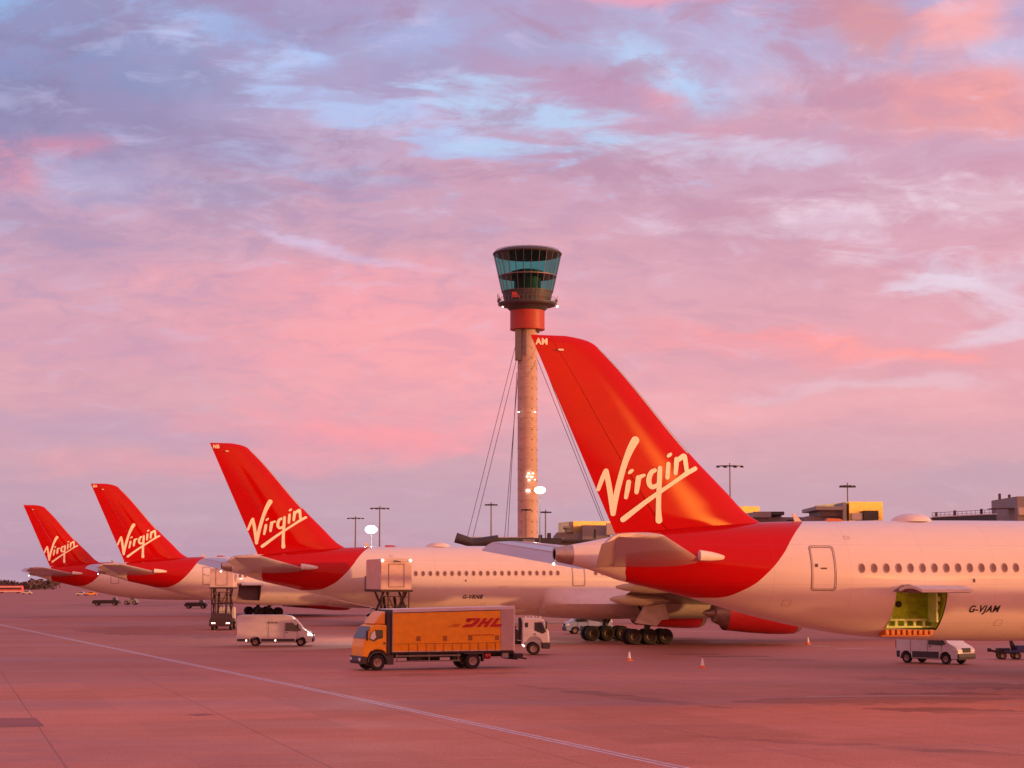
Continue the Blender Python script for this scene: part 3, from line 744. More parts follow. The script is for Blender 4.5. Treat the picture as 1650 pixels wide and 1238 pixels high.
    P('aerial', lambda: MB().prism([(13.55, 8.36), (13.95, 8.38), (13.55, 8.78), (13.42, 8.78)], -.03, .03), 'white_panel')
    P('aerial', lambda: MB().prism([(27.8, 8.5), (28.3, 8.5), (27.9, 8.9), (27.7, 8.9)], -.03, .03), 'white_panel', key='aerial_b')
    P('aerial', lambda: MB().prism([(15.2, 8.40), (16.3, 8.42), (15.9, 8.55), (15.3, 8.56)], -.12, .12), 'dark_red', key='aerial_red')
    P('nose_gear', lambda: MB().tube((69.6, 0, .5), (69.3, 0, 3.4), .13, .13, 10).lathe([(.2, -.15), (.48, -.17), (.52, 0), (.48, .17), (.2, .15)], 'y', (69.6, .42, .52), 20).lathe([(.2, -.15), (.48, -.17), (.52, 0), (.48, .17), (.2, .15)], 'y', (69.6, -.42, .52), 20), 'rubber', smooth=True)
    P('cockpit_window', lambda: MB().loft([[skin(x, z, .012, s_) for z in (6.05, 6.25, 6.5, 6.75)] for x, s_ in ((70.0, 1), (70.7, 1), (71.2, 1))], closed=False).loft([[skin(x, z, .012, s_) for z in (6.05, 6.25, 6.5, 6.75)] for x, s_ in ((70.0, -1), (70.7, -1), (71.2, -1))], closed=False), 'glass_dark')
    # cabin windows
    def win():
        b = MB(); n = 18
        ring = lambda a, c_, o: [(a * math.cos(2 * PI * i / n), o, c_ * math.sin(2 * PI * i / n)) for i in range(n)]
        b.loft([ring(.168, .235, .0), ring(.160, .227, .014), ring(.125, .19, .014), ring(.118, .180, -.004)], caps=False)
        b.mat(1).add(ring(.12, .183, -.002), [tuple(range(n))]); return b
    wm = cached('cabin_window', win, ['seal_rose', 'window_glass'], smooth=False)
    for x in windows:
        z = 6.10 + (x - 15.7) * .005; p = skin(x, z, .010); q_ = skin(x, z + .2, .010); up_ = (q_ - p).normalized()
        xa = (skin(x + .3, z, .010) - skin(x - .3, z, .010)).normalized()
        for q_ in (p, up_, xa): q_.y = -q_.y
        ya = up_.cross(xa).normalized()
        o = put('cabin_window', wm, root); o.matrix_local = Matrix(((xa.x, ya.x, up_.x, p.x), (xa.y, ya.y, up_.y, p.y), (xa.z, ya.z, up_.z, p.z), (0, 0, 0, 1)))
    # passenger door outline (rounded, following the skin)
    def doorfn(x0, x1, z0, z1, R0=.16, thin=False):
        def rr(d):
            pts = []; rad = R0 - d * .5
            cs = [(x1 - d - rad, z1 - d - rad, 0), (x0 + d + rad, z1 - d - rad, 90), (x0 + d + rad, z0 + d + rad, 180), (x1 - d - rad, z0 + d + rad, 270)]
            for i_, (a, c_, q0) in enumerate(cs):
                for k in range(6): q = R(q0 + k * 18); pts.append((a + rad * math.cos(q), c_ + rad * math.sin(q)))
                nx = cs[(i_ + 1) % 4]; e0 = pts[-1]; q = R(nx[2]); e1 = (nx[0] + rad * math.cos(q), nx[1] + rad * math.sin(q))
                for k in range(1, 10): pts.append((e0[0] + (e1[0] - e0[0]) * k / 10, e0[1] + (e1[1] - e0[1]) * k / 10))
            return pts
        b = MB()
        for (d0, d1, m_, of) in (((0, .018, 0, .006),) if thin else ((0, .035, 0, .008), (.035, .075, 1, .016), (.075, .10, 0, .008))):
            b.mat(m_).loft([[skin(x, z, of) for x, z in rr(d0)], [skin(x, z, of) for x, z in rr(d1)]], caps=False)
        return b
    if door:
        d = P('passenger_door', lambda: doorfn(13.22, 14.48, 5.02, 7.17), ['seal', 'white_panel'])
        P('door_handle', lambda: MB().loft([[skin(x, z, .02) for z in (6.05, 6.12)] for x in (13.7, 13.8, 13.9, 14.0)], closed=False).loft([[skin(x, z, .02) for z in (6.15, 6.30)] for x in (13.42, 13.50, 13.56)], closed=False), 'lettering_dark', d)
    P('passenger_door', lambda: doorfn(31.3, 32.5, 5.02, 7.10), ['seal', 'white_panel'], key='passenger_door_forward')
    for k, (xa_, xb_, za_, zb_) in enumerate(((12.0, 12.4, 4.3, 4.6), (23.2, 23.6, 3.3, 3.6), (24.6, 25.5, 4.92, 5.03), (15.2, 15.5, 7.5, 7.65))):
        P('access_panel', lambda: doorfn(xa_, xb_, za_, zb_, .06, True), 'seal_rose', key='access_panel%d' % k)
    P('placard', lambda: MB().loft([[skin(x, z, .014) for z in (5.42, 5.60)] for x in (21.60, 21.72)], closed=False), 'lettering_dark', key='placard')
    if reg:
        def rt():
            b = MB(); v, f = text2d(reg, .46, .22, .012); cx_ = 22.35; cz_ = 4.12
            b.add([skin(cx_ + x, cz_ + y, .016) for x, y in v], f); return b
        P('registration', rt, 'ink', key='reg_' + reg)
    # cargo hatch
    if opened:
        def holdfn():
            b = MB(); x0, x1 = CX0 - .35, CX1 + .25
            ya, yb = .7, 1.9
            # back wall, ceiling, floor, ends (single skins facing inwards)
            zt, zb = CZ1 + .12, CZ0 + .02
            edge = [skin(19, CZ0 + (CZ1 - CZ0) * i / 10, -.05) for i in range(11)]
            for xx in (CX0 - .02, CX1 + .02):
                b.add([(xx, ya, zb), (xx, ya, zt)] + [(xx, p.y - .02, p.z) for p in edge[::-1]], [tuple(range(13))])
            b.add([(CX0 - .02, ya, zb), (CX1 + .02, ya, zb), (CX1 + .02, ya, zt), (CX0 - .02, ya, zt)], [(0, 1, 2, 3)])
            b.add([(CX0 - .02, ya, zt), (CX1 + .02, ya, zt), (CX1 + .02, 2.85, zt), (CX0 - .02, 2.85, zt)], [(0, 1, 2, 3)])
            b.add([(CX0 - .02, ya, zb), (CX1 + .02, ya, zb), (CX1 + .02, 1.60, zb), (CX0 - .02, 1.60, zb)], [(0, 1, 2, 3)])
            return b
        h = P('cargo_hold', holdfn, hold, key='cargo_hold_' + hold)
        if hold == 'hold_green':
            # sill panel with openings, frame posts, rollers
            def sill():
                b = MB()
                for z in (3.22, 3.56): b.box(CX0, CX1, 1.35, 1.46, z, z + .09)
                for i in range(6): x = CX0 + .1 + i * .5; b.box(x, x + .14, 1.36, 1.45, 3.31, 3.56)
                b.box(CX1 - .32, CX1 - .22, 1.5, 2.3, 3.5, 4.9); b.box(CX0 + .06, CX0 + .12, 1.5, 2.0, 3.6, 4.9)
                for i in range(3): b.box(CX1 - .20, CX1 - .06, 2.0 + .12 * i, 2.05 + .12 * i, 3.7 + .4 * i, 3.95 + .4 * i)
                return b
            P('sill_frame', sill, 'hold_light', h)
            def roll():
                b = MB(); p0 = skin(19, 3.12, .02); p1 = skin(19, 2.86, .02)
                for i in range(9):
                    x = CX0 - .02 + i * .30; b.box(x, x + .20, p1.y - .1, p0.y + .02, 2.88 + .0, 3.13)
                b.box(CX0 - .05, CX1 - .05, p1.y - .25, p1.y + .12, 2.80, 2.90)
                return b
            P('roller_track', roll, 'roller_orange', h, bevel=.02)
            P('vent', lambda: MB().lathe([(0, 0), (.16, 0), (.16, .04)], 'y', (18.75, .72, 4.35), 16), 'black', h)
        # door swung outward and up on hinges along its top
        def cdoor():
            b = MB(); secs = []; n = 10
            for x in (CX0 + .02, CX0 + .7, CX0 + 1.35, CX0 + 2.0, CX1 - .02):
                out, inn = [], []
                for i in range(n + 1):
                    t = i / n; L = 2.25 * t; y = 2.98 + L * .985; z = CZ1 + .10 - .02 * L + .16 * math.sin(PI * t)
                    out.append((x, y, z + .02)); inn.append((x, y, z - .12))
                secs.append(out + inn[::-1])
            b.loft(secs)
            b.mat(1)
            for i in range(7):
                x = CX0 + .15 + i * .4; b.box(x, x + .06, 3.1, 5.1, CZ1 - .09, CZ1 + .04)
            b.mat(0)
            for x in (CX0 + .35, CX1 - .55):   # curved hinge arms
                b.loft([[(x + .09 * s_, 2.80 + .42 * math.sin(q), CZ1 + .05 + .26 * math.sin(2 * q)), (x + .09 * s_, 2.80 + .38 * math.sin(q), CZ1 - .06 + .2 * math.sin(2 * q))][0:2] + [] for s_ in (-1, 1) for q in (0.2, .7, 1.2)][:0] or [[(x - .1, 2.86, CZ1), (x + .1, 2.86, CZ1), (x + .1, 3.1, CZ1 + .24), (x - .1, 3.1, CZ1 + .24)], [(x - .1, 2.95, CZ1 - .12), (x + .1, 2.95, CZ1 - .12), (x + .1, 3.3, CZ1 + .02), (x - .1, 3.3, CZ1 + .02)]])
            return b
        P('cargo_door', cdoor, ['white_panel', 'seal'], smooth=True, key='cargo_door')
        P('hinge_cover', lambda: MB().loft([[skin(x, CZ1 - .02 + .34 * math.sin(PI * t) * (1 if k else .0) + (.0 if k else -.02), .02 + .10 * k * math.sin(PI * t)) for k in (0, 1)] for x, t in ((17.35 + .14 * i, i / 10) for i in range(11))], closed=False), 'grey_paint', key='hinge_cover')
    return root
W15 = [15.78 + .635 * i for i in range(20)]
am = airliner(OAM, 'nearest white airliner with red tail lettered AM, its cargo hatch open on a green hold', 'AM', 'G-VJAM', True, 'hold_green', W15)
nb = airliner(ONB, 'second nearest airliner, fin coded NB, with a catering truck at its rear door', 'NB', 'G-VRNB', False, None, [17.3 + .635 * i for i in range(21)] + [33.5 + .635 * i for i in range(4)])
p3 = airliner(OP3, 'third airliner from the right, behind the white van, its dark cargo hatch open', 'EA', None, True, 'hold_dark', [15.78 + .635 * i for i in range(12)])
p4 = airliner(OP4, 'farthest airliner with the smallest red tail at the far left', 'EL', None, False, None, [])
del p4
for o in list(COL.objects):
    if o.name.startswith('fin_code') and o.data.name.startswith('fin_code_EL'): bpy.data.objects.remove(o)

# ------------------------------------------------------------------ wheels for vehicles
mat('wheel_rim', (.34, .22, .21), .5, metal=.3)
def vwheel(parent, x, y, r, w, key, hub='wheel_rim'):
    def f():
        b = MB(); b.lathe([(r * .55, -w / 2), (r * .93, -w / 2), (r, -w * .32), (r, w * .32), (r * .93, w / 2), (r * .55, w / 2)], 'y', (0, 0, 0), 24, cap=False)
        b.mat(1).lathe([(0, w * .2), (r * .18, w * .42), (r * .24, w * .25), (r * .5, w * .35), (r * .57, w * .5)], 'y', (0, 0, 0), 18, cap=False)
        b.lathe([(0, -w * .2), (r * .18, -w * .42), (r * .24, -w * .25), (r * .5, -w * .35), (r * .57, -w * .5)], 'y', (0, 0, 0), 18, cap=False); return b
    o = put('wheel', cached(key, f, ['rubber', hub], smooth=True), parent); o.location = (x, y, r); return o
def part(b, name, mats, par, **kw): return b.build(name, mats, par, **kw)

# ------------------------------------------------------------------ yellow courier lorry (x forward from the rear axle, y to its left)
def courier_truck():
    t = thing('delivery_truck', (0, 0, 0), 0, 'yellow curtain sided lorry with red courier lettering, heading left', 'lorry')
    # curtain-side body, roof line rising to the rear
    xr, xf = -2.75, 5.40
    def roof(x): return 3.90 - (x - xr) / (xf - xr) * .16
    b = MB(); b.loft([[(x, -1.23, 1.12), (x, 1.23, 1.12), (x, 1.23, roof(x) - .02), (x, 1.16, roof(x)), (x, -1.16, roof(x)), (x, -1.23, roof(x) - .02)] for x in (xr, 1, xf)])
    box = part(b, 'box_body', 'white_panel', t)
    # roof rail, white
    part(MB().loft([[(x, 1.225, roof(x) - .20), (x, 1.27, roof(x) - .20), (x, 1.27, roof(x) - .02), (x, 1.225, roof(x) + .02)] for x in (xr, 1, xf - .05)]), 'roof_rail', 'box_rail', box)
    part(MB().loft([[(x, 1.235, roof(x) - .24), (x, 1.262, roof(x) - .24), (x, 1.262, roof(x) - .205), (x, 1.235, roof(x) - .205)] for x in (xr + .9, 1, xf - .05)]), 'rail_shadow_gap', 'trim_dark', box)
    # wavy curtain
    b = MB(); xs = [xr + .93 + (xf - .06 - xr - .93) * i / 80 for i in range(81)]
    rows = []
    for x in xs:
        wv = .012 * math.sin(x * 9.5) + .006 * math.sin(x * 23)
        rows.append([(x, 1.238, 1.17), (x, 1.256 + wv, 1.24), (x, 1.262 + wv * .8, 2.2), (x, 1.258 + wv * .3, roof(x) - .35), (x, 1.24, roof(x) - .245)])
    cur = part(b.loft(rows, closed=False), 'side_curtain', 'yellow_curtain', box, smooth=True)
    # straps with buckles
    def st():
        b = MB()
        for i in range(11):
            x = xr + 1.25 + i * .58; b.box(x, x + .045, 1.272, 1.285, 1.14, 1.62)
        b.box(xr + .95, xf - .1, 1.271, 1.278, 1.60, 1.63); return b
    part(st(), 'curtain_strap', 'strap', cur)
    for x in (xr + 1.03, xr + 2.85, xr + 4.55, xr + 6.3):
        part(MB().box(x, x + .26, 1.276, 1.29, 1.78, 2.08), 'label_panel', 'strap', cur)
    # courier logo: slanted block letters with speed lines
    b = MB(); y = 1.283; h = .40; sh = .36
    X0, Z0 = xr + .95, 2.60         # baseline, letters advance towards the rear (viewer's right)
    def P2(u, v): return (X0 + 2.66 - u * 1.4 - v * 1.25, y, Z0 + v * 1.4)
    def poly(pts): b.add([P2(u, v) for u, v in pts], [tuple(range(len(pts)))])
    # D
    poly([(.00, .0), (.52, .0), (.60, .06), (.64, .14), (.34, .14), (.12, .14)]); poly([(.10, .22), (.22, .22), (.22, .30), (.06, .40), (-.04, .40), (-.04, .30)])
    poly([(-.04, .30), (.40, .30), (.48, .40), (-.04, .40)]); poly([(.36, .14), (.64, .14), (.66, .24), (.60, .40), (.46, .40), (.44, .26)])
    # H
    for a in (.74, 1.06): poly([(a, 0), (a + .19, 0), (a + .19, .40), (a, .40)])
    poly([(.90, .16), (1.10, .16), (1.10, .25), (.90, .25)])
    # L, running off under the edge of the curtain
    poly([(1.36, 0), (1.55, 0), (1.55, .40), (1.36, .40)]); poly([(1.55, 0), (1.90, 0), (1.90, .13), (1.55, .13)])
    part(b, 'courier_logo', 'logo_red', cur)
    b = MB()
    for k in range(3): v = .02 + .05 * k; b.add([P2(-.12, v), P2(-.62 + .06 * k, v), P2(-.62 + .06 * k, v + .024), P2(-.12, v + .024)], [(0, 1, 2, 3)])
    b.box(xr + 1.35, xr + 3.15, y - .001, y + .004, Z0 - .52, Z0 - .46)
    part(b, 'speed_lines', 'logo_faint', cur)
    # pale rear side panel and corner post
    part(MB().box(xr - .01, xr + .90, 1.235, 1.262, 1.14, roof(xr) - .21), 'rear_panel', 'box_panel', box)
    part(MB().box(xr - .05, xr + .04, 1.10, 1.275, 1.10, roof(xr) + .02), 'corner_post', 'white_paint', box)
    part(MB().box(xr - .04, xr - .012, -1.18, 1.08, 1.16, roof(xr) - .08), 'rear_door', 'white_panel', box)
    # front bulkhead
    part(MB().box(xf - .02, xf + .05, -1.22, 1.24, 1.14, roof(xf) - .03), 'bulkhead', 'trim_dark', box)
    # chassis
    b = MB(); b.box(xr - .35, 6.6, -.45, -.33, .72, 1.0); b.box(xr - .35, 6.6, .33, .45, .72, 1.0); b.box(xr, xf, -1.2, 1.2, 1.0, 1.12)
    b.box(.8, 1.3, .5, 1.0, .5, .95); b.box(1.6, 3.0, -1.1, -.5, .45, .95); b.box(3.4, 4.2, .55, 1.1, .5, .95)
    ch = part(b, 'chassis', 'chassis', t)
    b = MB(); b.box(.85, 5.15, 1.17, 1.20, .82, .92); b.box(.85, 5.15, 1.17, 1.20, .50, .58)
    for x in (.95, 2.9, 5.0): b.box(x, x + .06, 1.12, 1.17, .50, 1.0)
    part(b, 'side_guard', 'steel', ch)
    b = MB(); b.box(xr - .3, xr - .2, -1.15, 1.15, .52, .66); b.box(xr - .75, xr - .1, .4, .95, .58, .9); b.box(xr - .75, xr - .1, -.95, -.4, .58, .9); b.bar((xr - .7, .6, .62), (xr - 1.1, .7, .55), .1)
    part(b, 'tail_lift', 'chassis', t)
    b = MB(); b.tube((xr + 1.55, 1.0, .80), (xr + 1.95, 1.0, .80), .20, .20, 16); part(b, 'air_tank', 'dark_red', ch, smooth=True)
    part(MB().box(xr + .35, xr + .75, .95, 1.18, .66, .95), 'battery_box', 'grey_paint', ch)
    # cab: side profile with raked screen, rounded
    prof = [(5.72, .97), (5.72, 2.78), (6.35, 2.82), (6.72, 2.72), (7.14, 1.95), (7.25, 1.45), (7.25, .85), (6.95, .80), (6.88, 1.05), (6.72, 1.22), (6.3, 1.30), (5.9, 1.22), (5.80, 1.12)]
    cab_ = part(MB().prism(prof, -1.18, 1.18, .07), 'cab', 'yellow_truck', t, bevel=.03)
    part(MB().loft([[(6.76, -1.05, 2.70), (6.76, 1.05, 2.70)], [(7.18, -1.12, 1.95), (7.18, 1.12, 1.95)]], closed=False), 'windscreen', 'screen_grey', cab_)
    # side window following the screen rake, with a pale shape painted as its reflection
    part(MB().prism([(5.98, 1.98), (5.98, 2.48), (6.50, 2.50), (6.76, 2.30), (6.88, 1.90), (6.55, 1.78), (6.30, 1.92)], 1.178, 1.192), 'side_window', 'glass_dark', cab_)
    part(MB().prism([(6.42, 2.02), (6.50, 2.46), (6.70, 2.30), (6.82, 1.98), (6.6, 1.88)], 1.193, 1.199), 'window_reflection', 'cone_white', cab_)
    part(MB().box(6.98, 7.10, 1.24, 1.36, 1.85, 2.45).bar((6.8, 1.15, 2.5), (7.04, 1.3, 2.4), .03), 'mirror', 'trim_dark', cab_, bevel=.02)
    part(MB().box(5.82, 5.95, 1.18, 1.21, 1.62, 1.72), 'door_handle', 'trim_dark', cab_)
    # wind deflector
    df = [(5.76, 2.80), (5.76, 3.62), (5.92, 3.56), (6.22, 3.28), (6.50, 2.86), (6.4, 2.83)]
    part(MB().prism(df, -1.05, 1.05, .10), 'wind_deflector', 'yellow_pale', cab_, bevel=.03)
    part(MB().box(5.47, 5.70, 1.0, 1.16, 1.0, 3.50).box(5.47, 5.70, -1.16, -1.0, 1.0, 3.50), 'gap_fairing', 'trim_dark', cab_)
    # bumper, arch, lights
    part(MB().prism([(6.98, .42), (6.98, .80), (7.08, .88), (7.34, .88), (7.38, .60), (7.30, .40)], -1.19, 1.19, .05), 'bumper', 'trim_dark', t)
    part(MB().box(7.28, 7.39, .72, 1.05, .60, .78).box(7.28, 7.39, -1.05, -.72, .60, .78), 'headlight', 'cone_white', t)
    arch = [(6.3 + .66 * math.cos(a), .52 + .68 * math.sin(a)) for a in [PI * i / 12 for i in range(13)]] + [(6.3 + .56 * math.cos(a), .52 + .57 * math.sin(a)) for a in [PI * (12 - i) / 12 for i in range(13)]]
    b = MB()
    for s_ in (1, -1):
        for i in range(12): b.prism([arch[i], arch[i + 1], arch[24 - i], arch[25 - i]], s_ * .80, s_ * 1.20)
    part(b, 'wheel_arch', 'trim_dark', t)
    part(MB().box(5.25, 5.72, .75, 1.17, .35, .95), 'step_box', 'trim_dark', t, bevel=.03)
    for x in (0, 6.3):
        for y_ in (1.02, -1.02): vwheel(t, x, y_, .50, .30, 'truck_wheel')
    for y_ in (.70, -.70): vwheel(t, 0, y_, .50, .28, 'truck_wheel')
    b = MB()
    for s_ in (1, -1):
        b.prism([(-.62, 1.0), (.62, 1.0), (.62, .93), (-.62, .93)], s_ * .8, s_ * 1.2); b.box(-.72, -.64, min(s_ * .8, s_ * 1.2), max(s_ * .8, s_ * 1.2), .45, 1.0)
    part(b, 'mudguard', 'trim_dark', t)
    return t
mat('box_rail', (.74, .60, .62), .4, vary=.1)
mat('box_panel', (.55, .36, .34), .5, vary=.12, vs=.8)
mat('logo_faint', (.62, .10, .012), .5)
mat('screen_grey', (.09, .07, .08), .35)
mat('yellow_pale', (.95, .36, .04), .4, coat=.15, vary=.1)
trk = courier_truck()
pr, pf = ground_at(762, 1078), ground_at(608, 1081)
place(trk, (pr.x, pr.y), (0, 1.15), math.atan2(pf.y - pr.y, pf.x - pr.x))

# ------------------------------------------------------------------ panel vans
def van(label, body, long=True, group=None, lights=False):
    t = thing('panel_van', (0, 0, 0), 0, label, 'van', group)
    L = 6.45 if long else 4.95; H = 2.62 if long else 2.45; xr = -1.6 if long else -.85; xf = xr + L; fa = xf - 1.02; wb = fa
    n0 = xf - 2.25
    prof = [(xr, .48), (xr, H - .42), (xr + .06, H - .08), (xr + .3, H), (n0 - .2, H), (n0 + .35, H - .10), (n0 + .62, H - .28), (xf - .98, 1.62), (xf - .78, 1.40), (xf - .22, 1.17), (xf - .04, .98), (xf, .62), (xf - .05, .36),
            (fa + .46, .36), (fa + .40, .62), (fa + .2, .80), (fa, .85), (fa - .2, .80), (fa - .40, .62), (fa - .46, .36), (.46, .36), (.40, .62), (.2, .80), (0, .85), (-.2, .80), (-.40, .62), (-.46, .36), (xr + .08, .40)]
    # loft across with tumblehome
    secs = []
    for y, k in ((-1.0, .10), (-.94, 0), (.94, 0), (1.0, .10)):
        pass
    def ring(y, ins, th):
        r = []
        for (x, z) in prof:
            zz = z - (ins if z > H - .5 else 0); xx = x - (ins if x > xf - .3 else 0) + (ins if x < xr + .1 else 0)
            r.append((xx, y * (1 - th * max(0, z - 1.1) * .06), zz))
        return r
    b = MB(); b.loft([ring(-1.0, .07, 1), ring(-.97, .03, 1), ring(-.90, 0, 1), ring(.90, 0, 1), ring(.97, .03, 1), ring(1.0, .07, 1)])
    bd = part(b, 'body', body, t, smooth=True)
    def sd(pts, off=.012):
        b_ = MB()
        for s_ in (1, -1):
            b_.add([(x, s_ * (1.0 * (1 - max(0, z - 1.1) * .06) + off), z) for x, z in pts], [tuple(range(len(pts)))])
        return b_
    wx = xf - 1.0
    part(sd([(n0 - .08, 1.28), (n0 - .08, 1.96), (n0 + .50, 1.97), (wx - .30, 1.66), (wx + .06, 1.34), (wx - .3, 1.24)]), 'side_window', 'glass_dark', t)
    # windscreen as a raked pane
    def q(t_): return (n0 + .62 + (xf - .98 - n0 - .62) * t_, H - .28 + (1.62 - H + .28) * t_)
    a, c_ = q(.12), q(.98)
    part(MB().add([(a[0] + .03, -.80, a[1] + .02), (a[0] + .03, .80, a[1] + .02), (c_[0] + .03, .88, c_[1] + .02), (c_[0] + .03, -.88, c_[1] + .02)], [(0, 1, 2, 3)]), 'windscreen', 'glass_dark', t)
    part(MB().prism([(xf - .30, .36), (xf - .18, .74), (xf + .02, .72), (xf + .05, .5), (xf, .33)], -.99, .99, .03), 'bumper', 'trim_dark', t)
    part(MB().add([(xf - .05, -.42, .80), (xf - .05, .42, .80), (xf - .16, .42, 1.10), (xf - .16, -.42, 1.10)], [(0, 1, 2, 3)]).box(xf - .1, xf + .0, -.45, .45, .78, 1.08), 'grille', 'black', t)
    for s_ in (1, -1):
        part(MB().prism([(xf - .42, .90), (xf - .40, 1.16), (xf - .12, 1.06), (xf + .0, .88)], s_ * .62, s_ * 1.0, .02), 'headlight', 'lamp_small' if lights else 'cone_white', t)
        part(MB().box(wx - .34, wx - .22, min(s_ * 1.03, s_ * 1.25), max(s_ * 1.03, s_ * 1.25), 1.50, 1.86), 'mirror', 'trim_dark', t, bevel=.03)
        part(MB().box(xr - .02, xr + .02, min(s_ * .82, s_ * .96), max(s_ * .82, s_ * .96), .95, 1.5), 'tail_light', 'dark_red', t)
        b_ = MB()
        for (x0, x1) in ((xr + .1, -.5), (.5, fa - .5)):
            b_.box(x0, x1, min(s_ * 1.0, s_ * 1.018), max(s_ * 1.0, s_ * 1.018), .40, .62 if long else .82)
        part(b_, 'lower_trim', 'trim_dark', t)
        b_ = MB()
        for x in (n0 - .16, n0 - 1.5, n0 + .95): b_.box(x, x + .02, min(s_ * 1.0, s_ * 1.010), max(s_ * 1.0, s_ * 1.010), .68, 1.30 if x > n0 else 2.0)
        part(b_, 'door_gap', 'trim_dark', t)
        part(MB().box(n0 - .02, n0 + .14, min(s_ * 1.0, s_ * 1.03), max(s_ * 1.0, s_ * 1.03), 1.14, 1.19), 'door_handle', 'trim_dark', t)
        if lights:
            for x in (xr + .80, n0 - .95):
                part(MB().box(x, x + .11, min(s_ * 1.0, s_ * 1.035), max(s_ * 1.0, s_ * 1.035), .42, .54), 'marker_lamp', 'lamp_small', t)
    for x in (0, fa):
        for y in (.86, -.86): vwheel(t, x, y, .36, .24, 'van_wheel')
    part(MB().box(-.7, fa + .7, -.7, .7, .3, .5), 'underbody', 'chassis', t)
    return t, fa, xr, xf, n0
v1, fa, vxr, vxf, vn0 = van('white high roof van driving between the yellow lorry and the airliners', 'van_white', lights=True)
b = MB()
for i, (w_, h_) in enumerate(((.24, .20), (.22, .18), (.30, .17))):     # illegible small wordmark
    x = 1.0 + i * .30
    for k in (0, 1): b.add([(x + k * w_ * .7 + dx, -.975, z) for dx, z in ((0, 1.86), (.035, 1.86), (.075, 1.86 + h_), (.04, 1.86 + h_))], [(0, 1, 2, 3)])
    b.add([(x + .02, -.977, 1.86 + h_ * .6), (x + w_ * .9, -.977, 1.86 + h_ * .6), (x + w_ * .9, -.977, 1.86 + h_), (x + .03, -.977, 1.86 + h_)], [(0, 1, 2, 3)])
part(b, 'wordmark', 'lettering_dark', v1)
p = ground_at(411, 1041.5); place(v1, (p.x, p.y), (0, -.95), R(2))
v2, fa2, *_ = van('white van with dark lower trim parked under the open cargo hatch', 'van_white', long=False)
pfr, prr = ground_at(1524, 1071), ground_at(1471, 1068)
place(v2, (pfr.x, pfr.y), (fa2, -.95), math.atan2(-2.5, 2.35))
v3, fa3, xr3, xf3, n3 = van('pale blue van beyond the main wheels of the second airliner', 'blue_van', long=False)
p = ground_at(927, 1022); place(v3, (p.x, p.y), (fa3, .95), R(180 + 8))

# ------------------------------------------------------------------ white rigid truck half hidden behind the yellow lorry
def flat_truck():
    t = thing('service_truck', (0, 0, 0), 0, 'white cabbed service truck half hidden behind the yellow lorry, heading right', 'truck')
    prof = [(3.35, .92), (3.35, 2.62), (3.5, 2.74), (4.75, 2.72), (4.98, 2.58), (5.30, 1.78), (5.36, 1.25), (5.36, .92), (4.85, .90), (4.75, 1.12), (4.5, 1.32), (4.2, 1.38), (3.9, 1.32), (3.68, 1.12), (3.6, .92)]
    cb = part(MB().prism(prof, -1.08, 1.08, .06), 'cab', 'van_white', t, bevel=.03)
    for s_ in (1, -1):
        part(MB().prism([(4.25, 1.82), (4.25, 2.42), (4.82, 2.42), (5.12, 1.72), (4.85, 1.58)], s_ * 1.075, s_ * 1.09), 'side_window', 'glass_dark', cb)
        part(MB().prism([(3.55, 2.05), (3.55, 2.4), (3.78, 2.4), (3.78, 2.05)], s_ * 1.075, s_ * 1.09), 'rear_window', 'glass_dark', cb)
        part(MB().box(4.20, 4.34, min(s_ * 1.07, s_ * 1.1), max(s_ * 1.07, s_ * 1.1), 1.50, 1.60), 'door_handle', 'trim_dark', cb)
        part(MB().box(5.06, 5.18, min(s_ * 1.15, s_ * 1.3), max(s_ * 1.15, s_ * 1.3), 1.9, 2.5), 'mirror', 'trim_dark', cb, bevel=.02)
        for x in (0, 4.2): vwheel(t, x, s_ * .96, .47, .28, 'service_wheel')
        part(MB().box(3.42, 3.52, min(s_ * 1.0, s_ * 1.08), max(s_ * 1.0, s_ * 1.08), .62, .74), 'marker_lamp', 'lamp_small', t)
    part(MB().add([(5.02, -.95, 2.52), (5.02, .95, 2.52), (5.34, 1.0, 1.78), (5.34, -1.0, 1.78)], [(0, 1, 2, 3)]), 'windscreen', 'glass_dark', cb)
    part(MB().prism([(4.86, .48), (4.86, .88), (5.40, .92), (5.46, .66), (5.38, .46)], -1.09, 1.09, .04), 'bumper', 'trim_dark', t)
    b = MB()
    for k in range(5): b.box(3.6 + .27 * k, 3.7 + .27 * k, -.4 + .2 * (k % 2), -.25 + .2 * (k % 2), 2.74, 2.86)
    part(b, 'roof_beacon', 'cone_white', cb, bevel=.02)
    b = MB(); b.box(-1.6, 3.3, -.45, .45, .78, 1.02); b.box(-1.7, 3.0, -1.05, 1.05, 1.02, 1.16)
    ch = part(b, 'chassis', 'chassis', t)
    b = MB(); b.box(2.55, 3.15, -.95, .95, 1.16, 1.75); b.tube((2.3, -.7, 1.2), (2.3, -.7, 2.3), .06); b.tube((2.3, -.7, 2.2), (3.1, -.2, 1.7), .07); b.tube((1.8, -.8, 1.3), (2.9, -.8, 2.1), .07); b.box(3.12, 3.28, -.9, .9, 1.1, 2.75)
    b.tube((3.2, -.75, 1.1), (3.2, -.75, 2.7), .09)
    part(b, 'pump_gear', 'dark_metal', ch)
    part(MB().box(-1.6, 2.2, -1.0, 1.0, 1.16, 1.5), 'deck_box', 'grey_paint', ch, bevel=.03)
    return t
st_ = flat_truck(); p = ground_at(860, 1056); place(st_, (p.x, p.y), (4.2, -1.05), R(2))

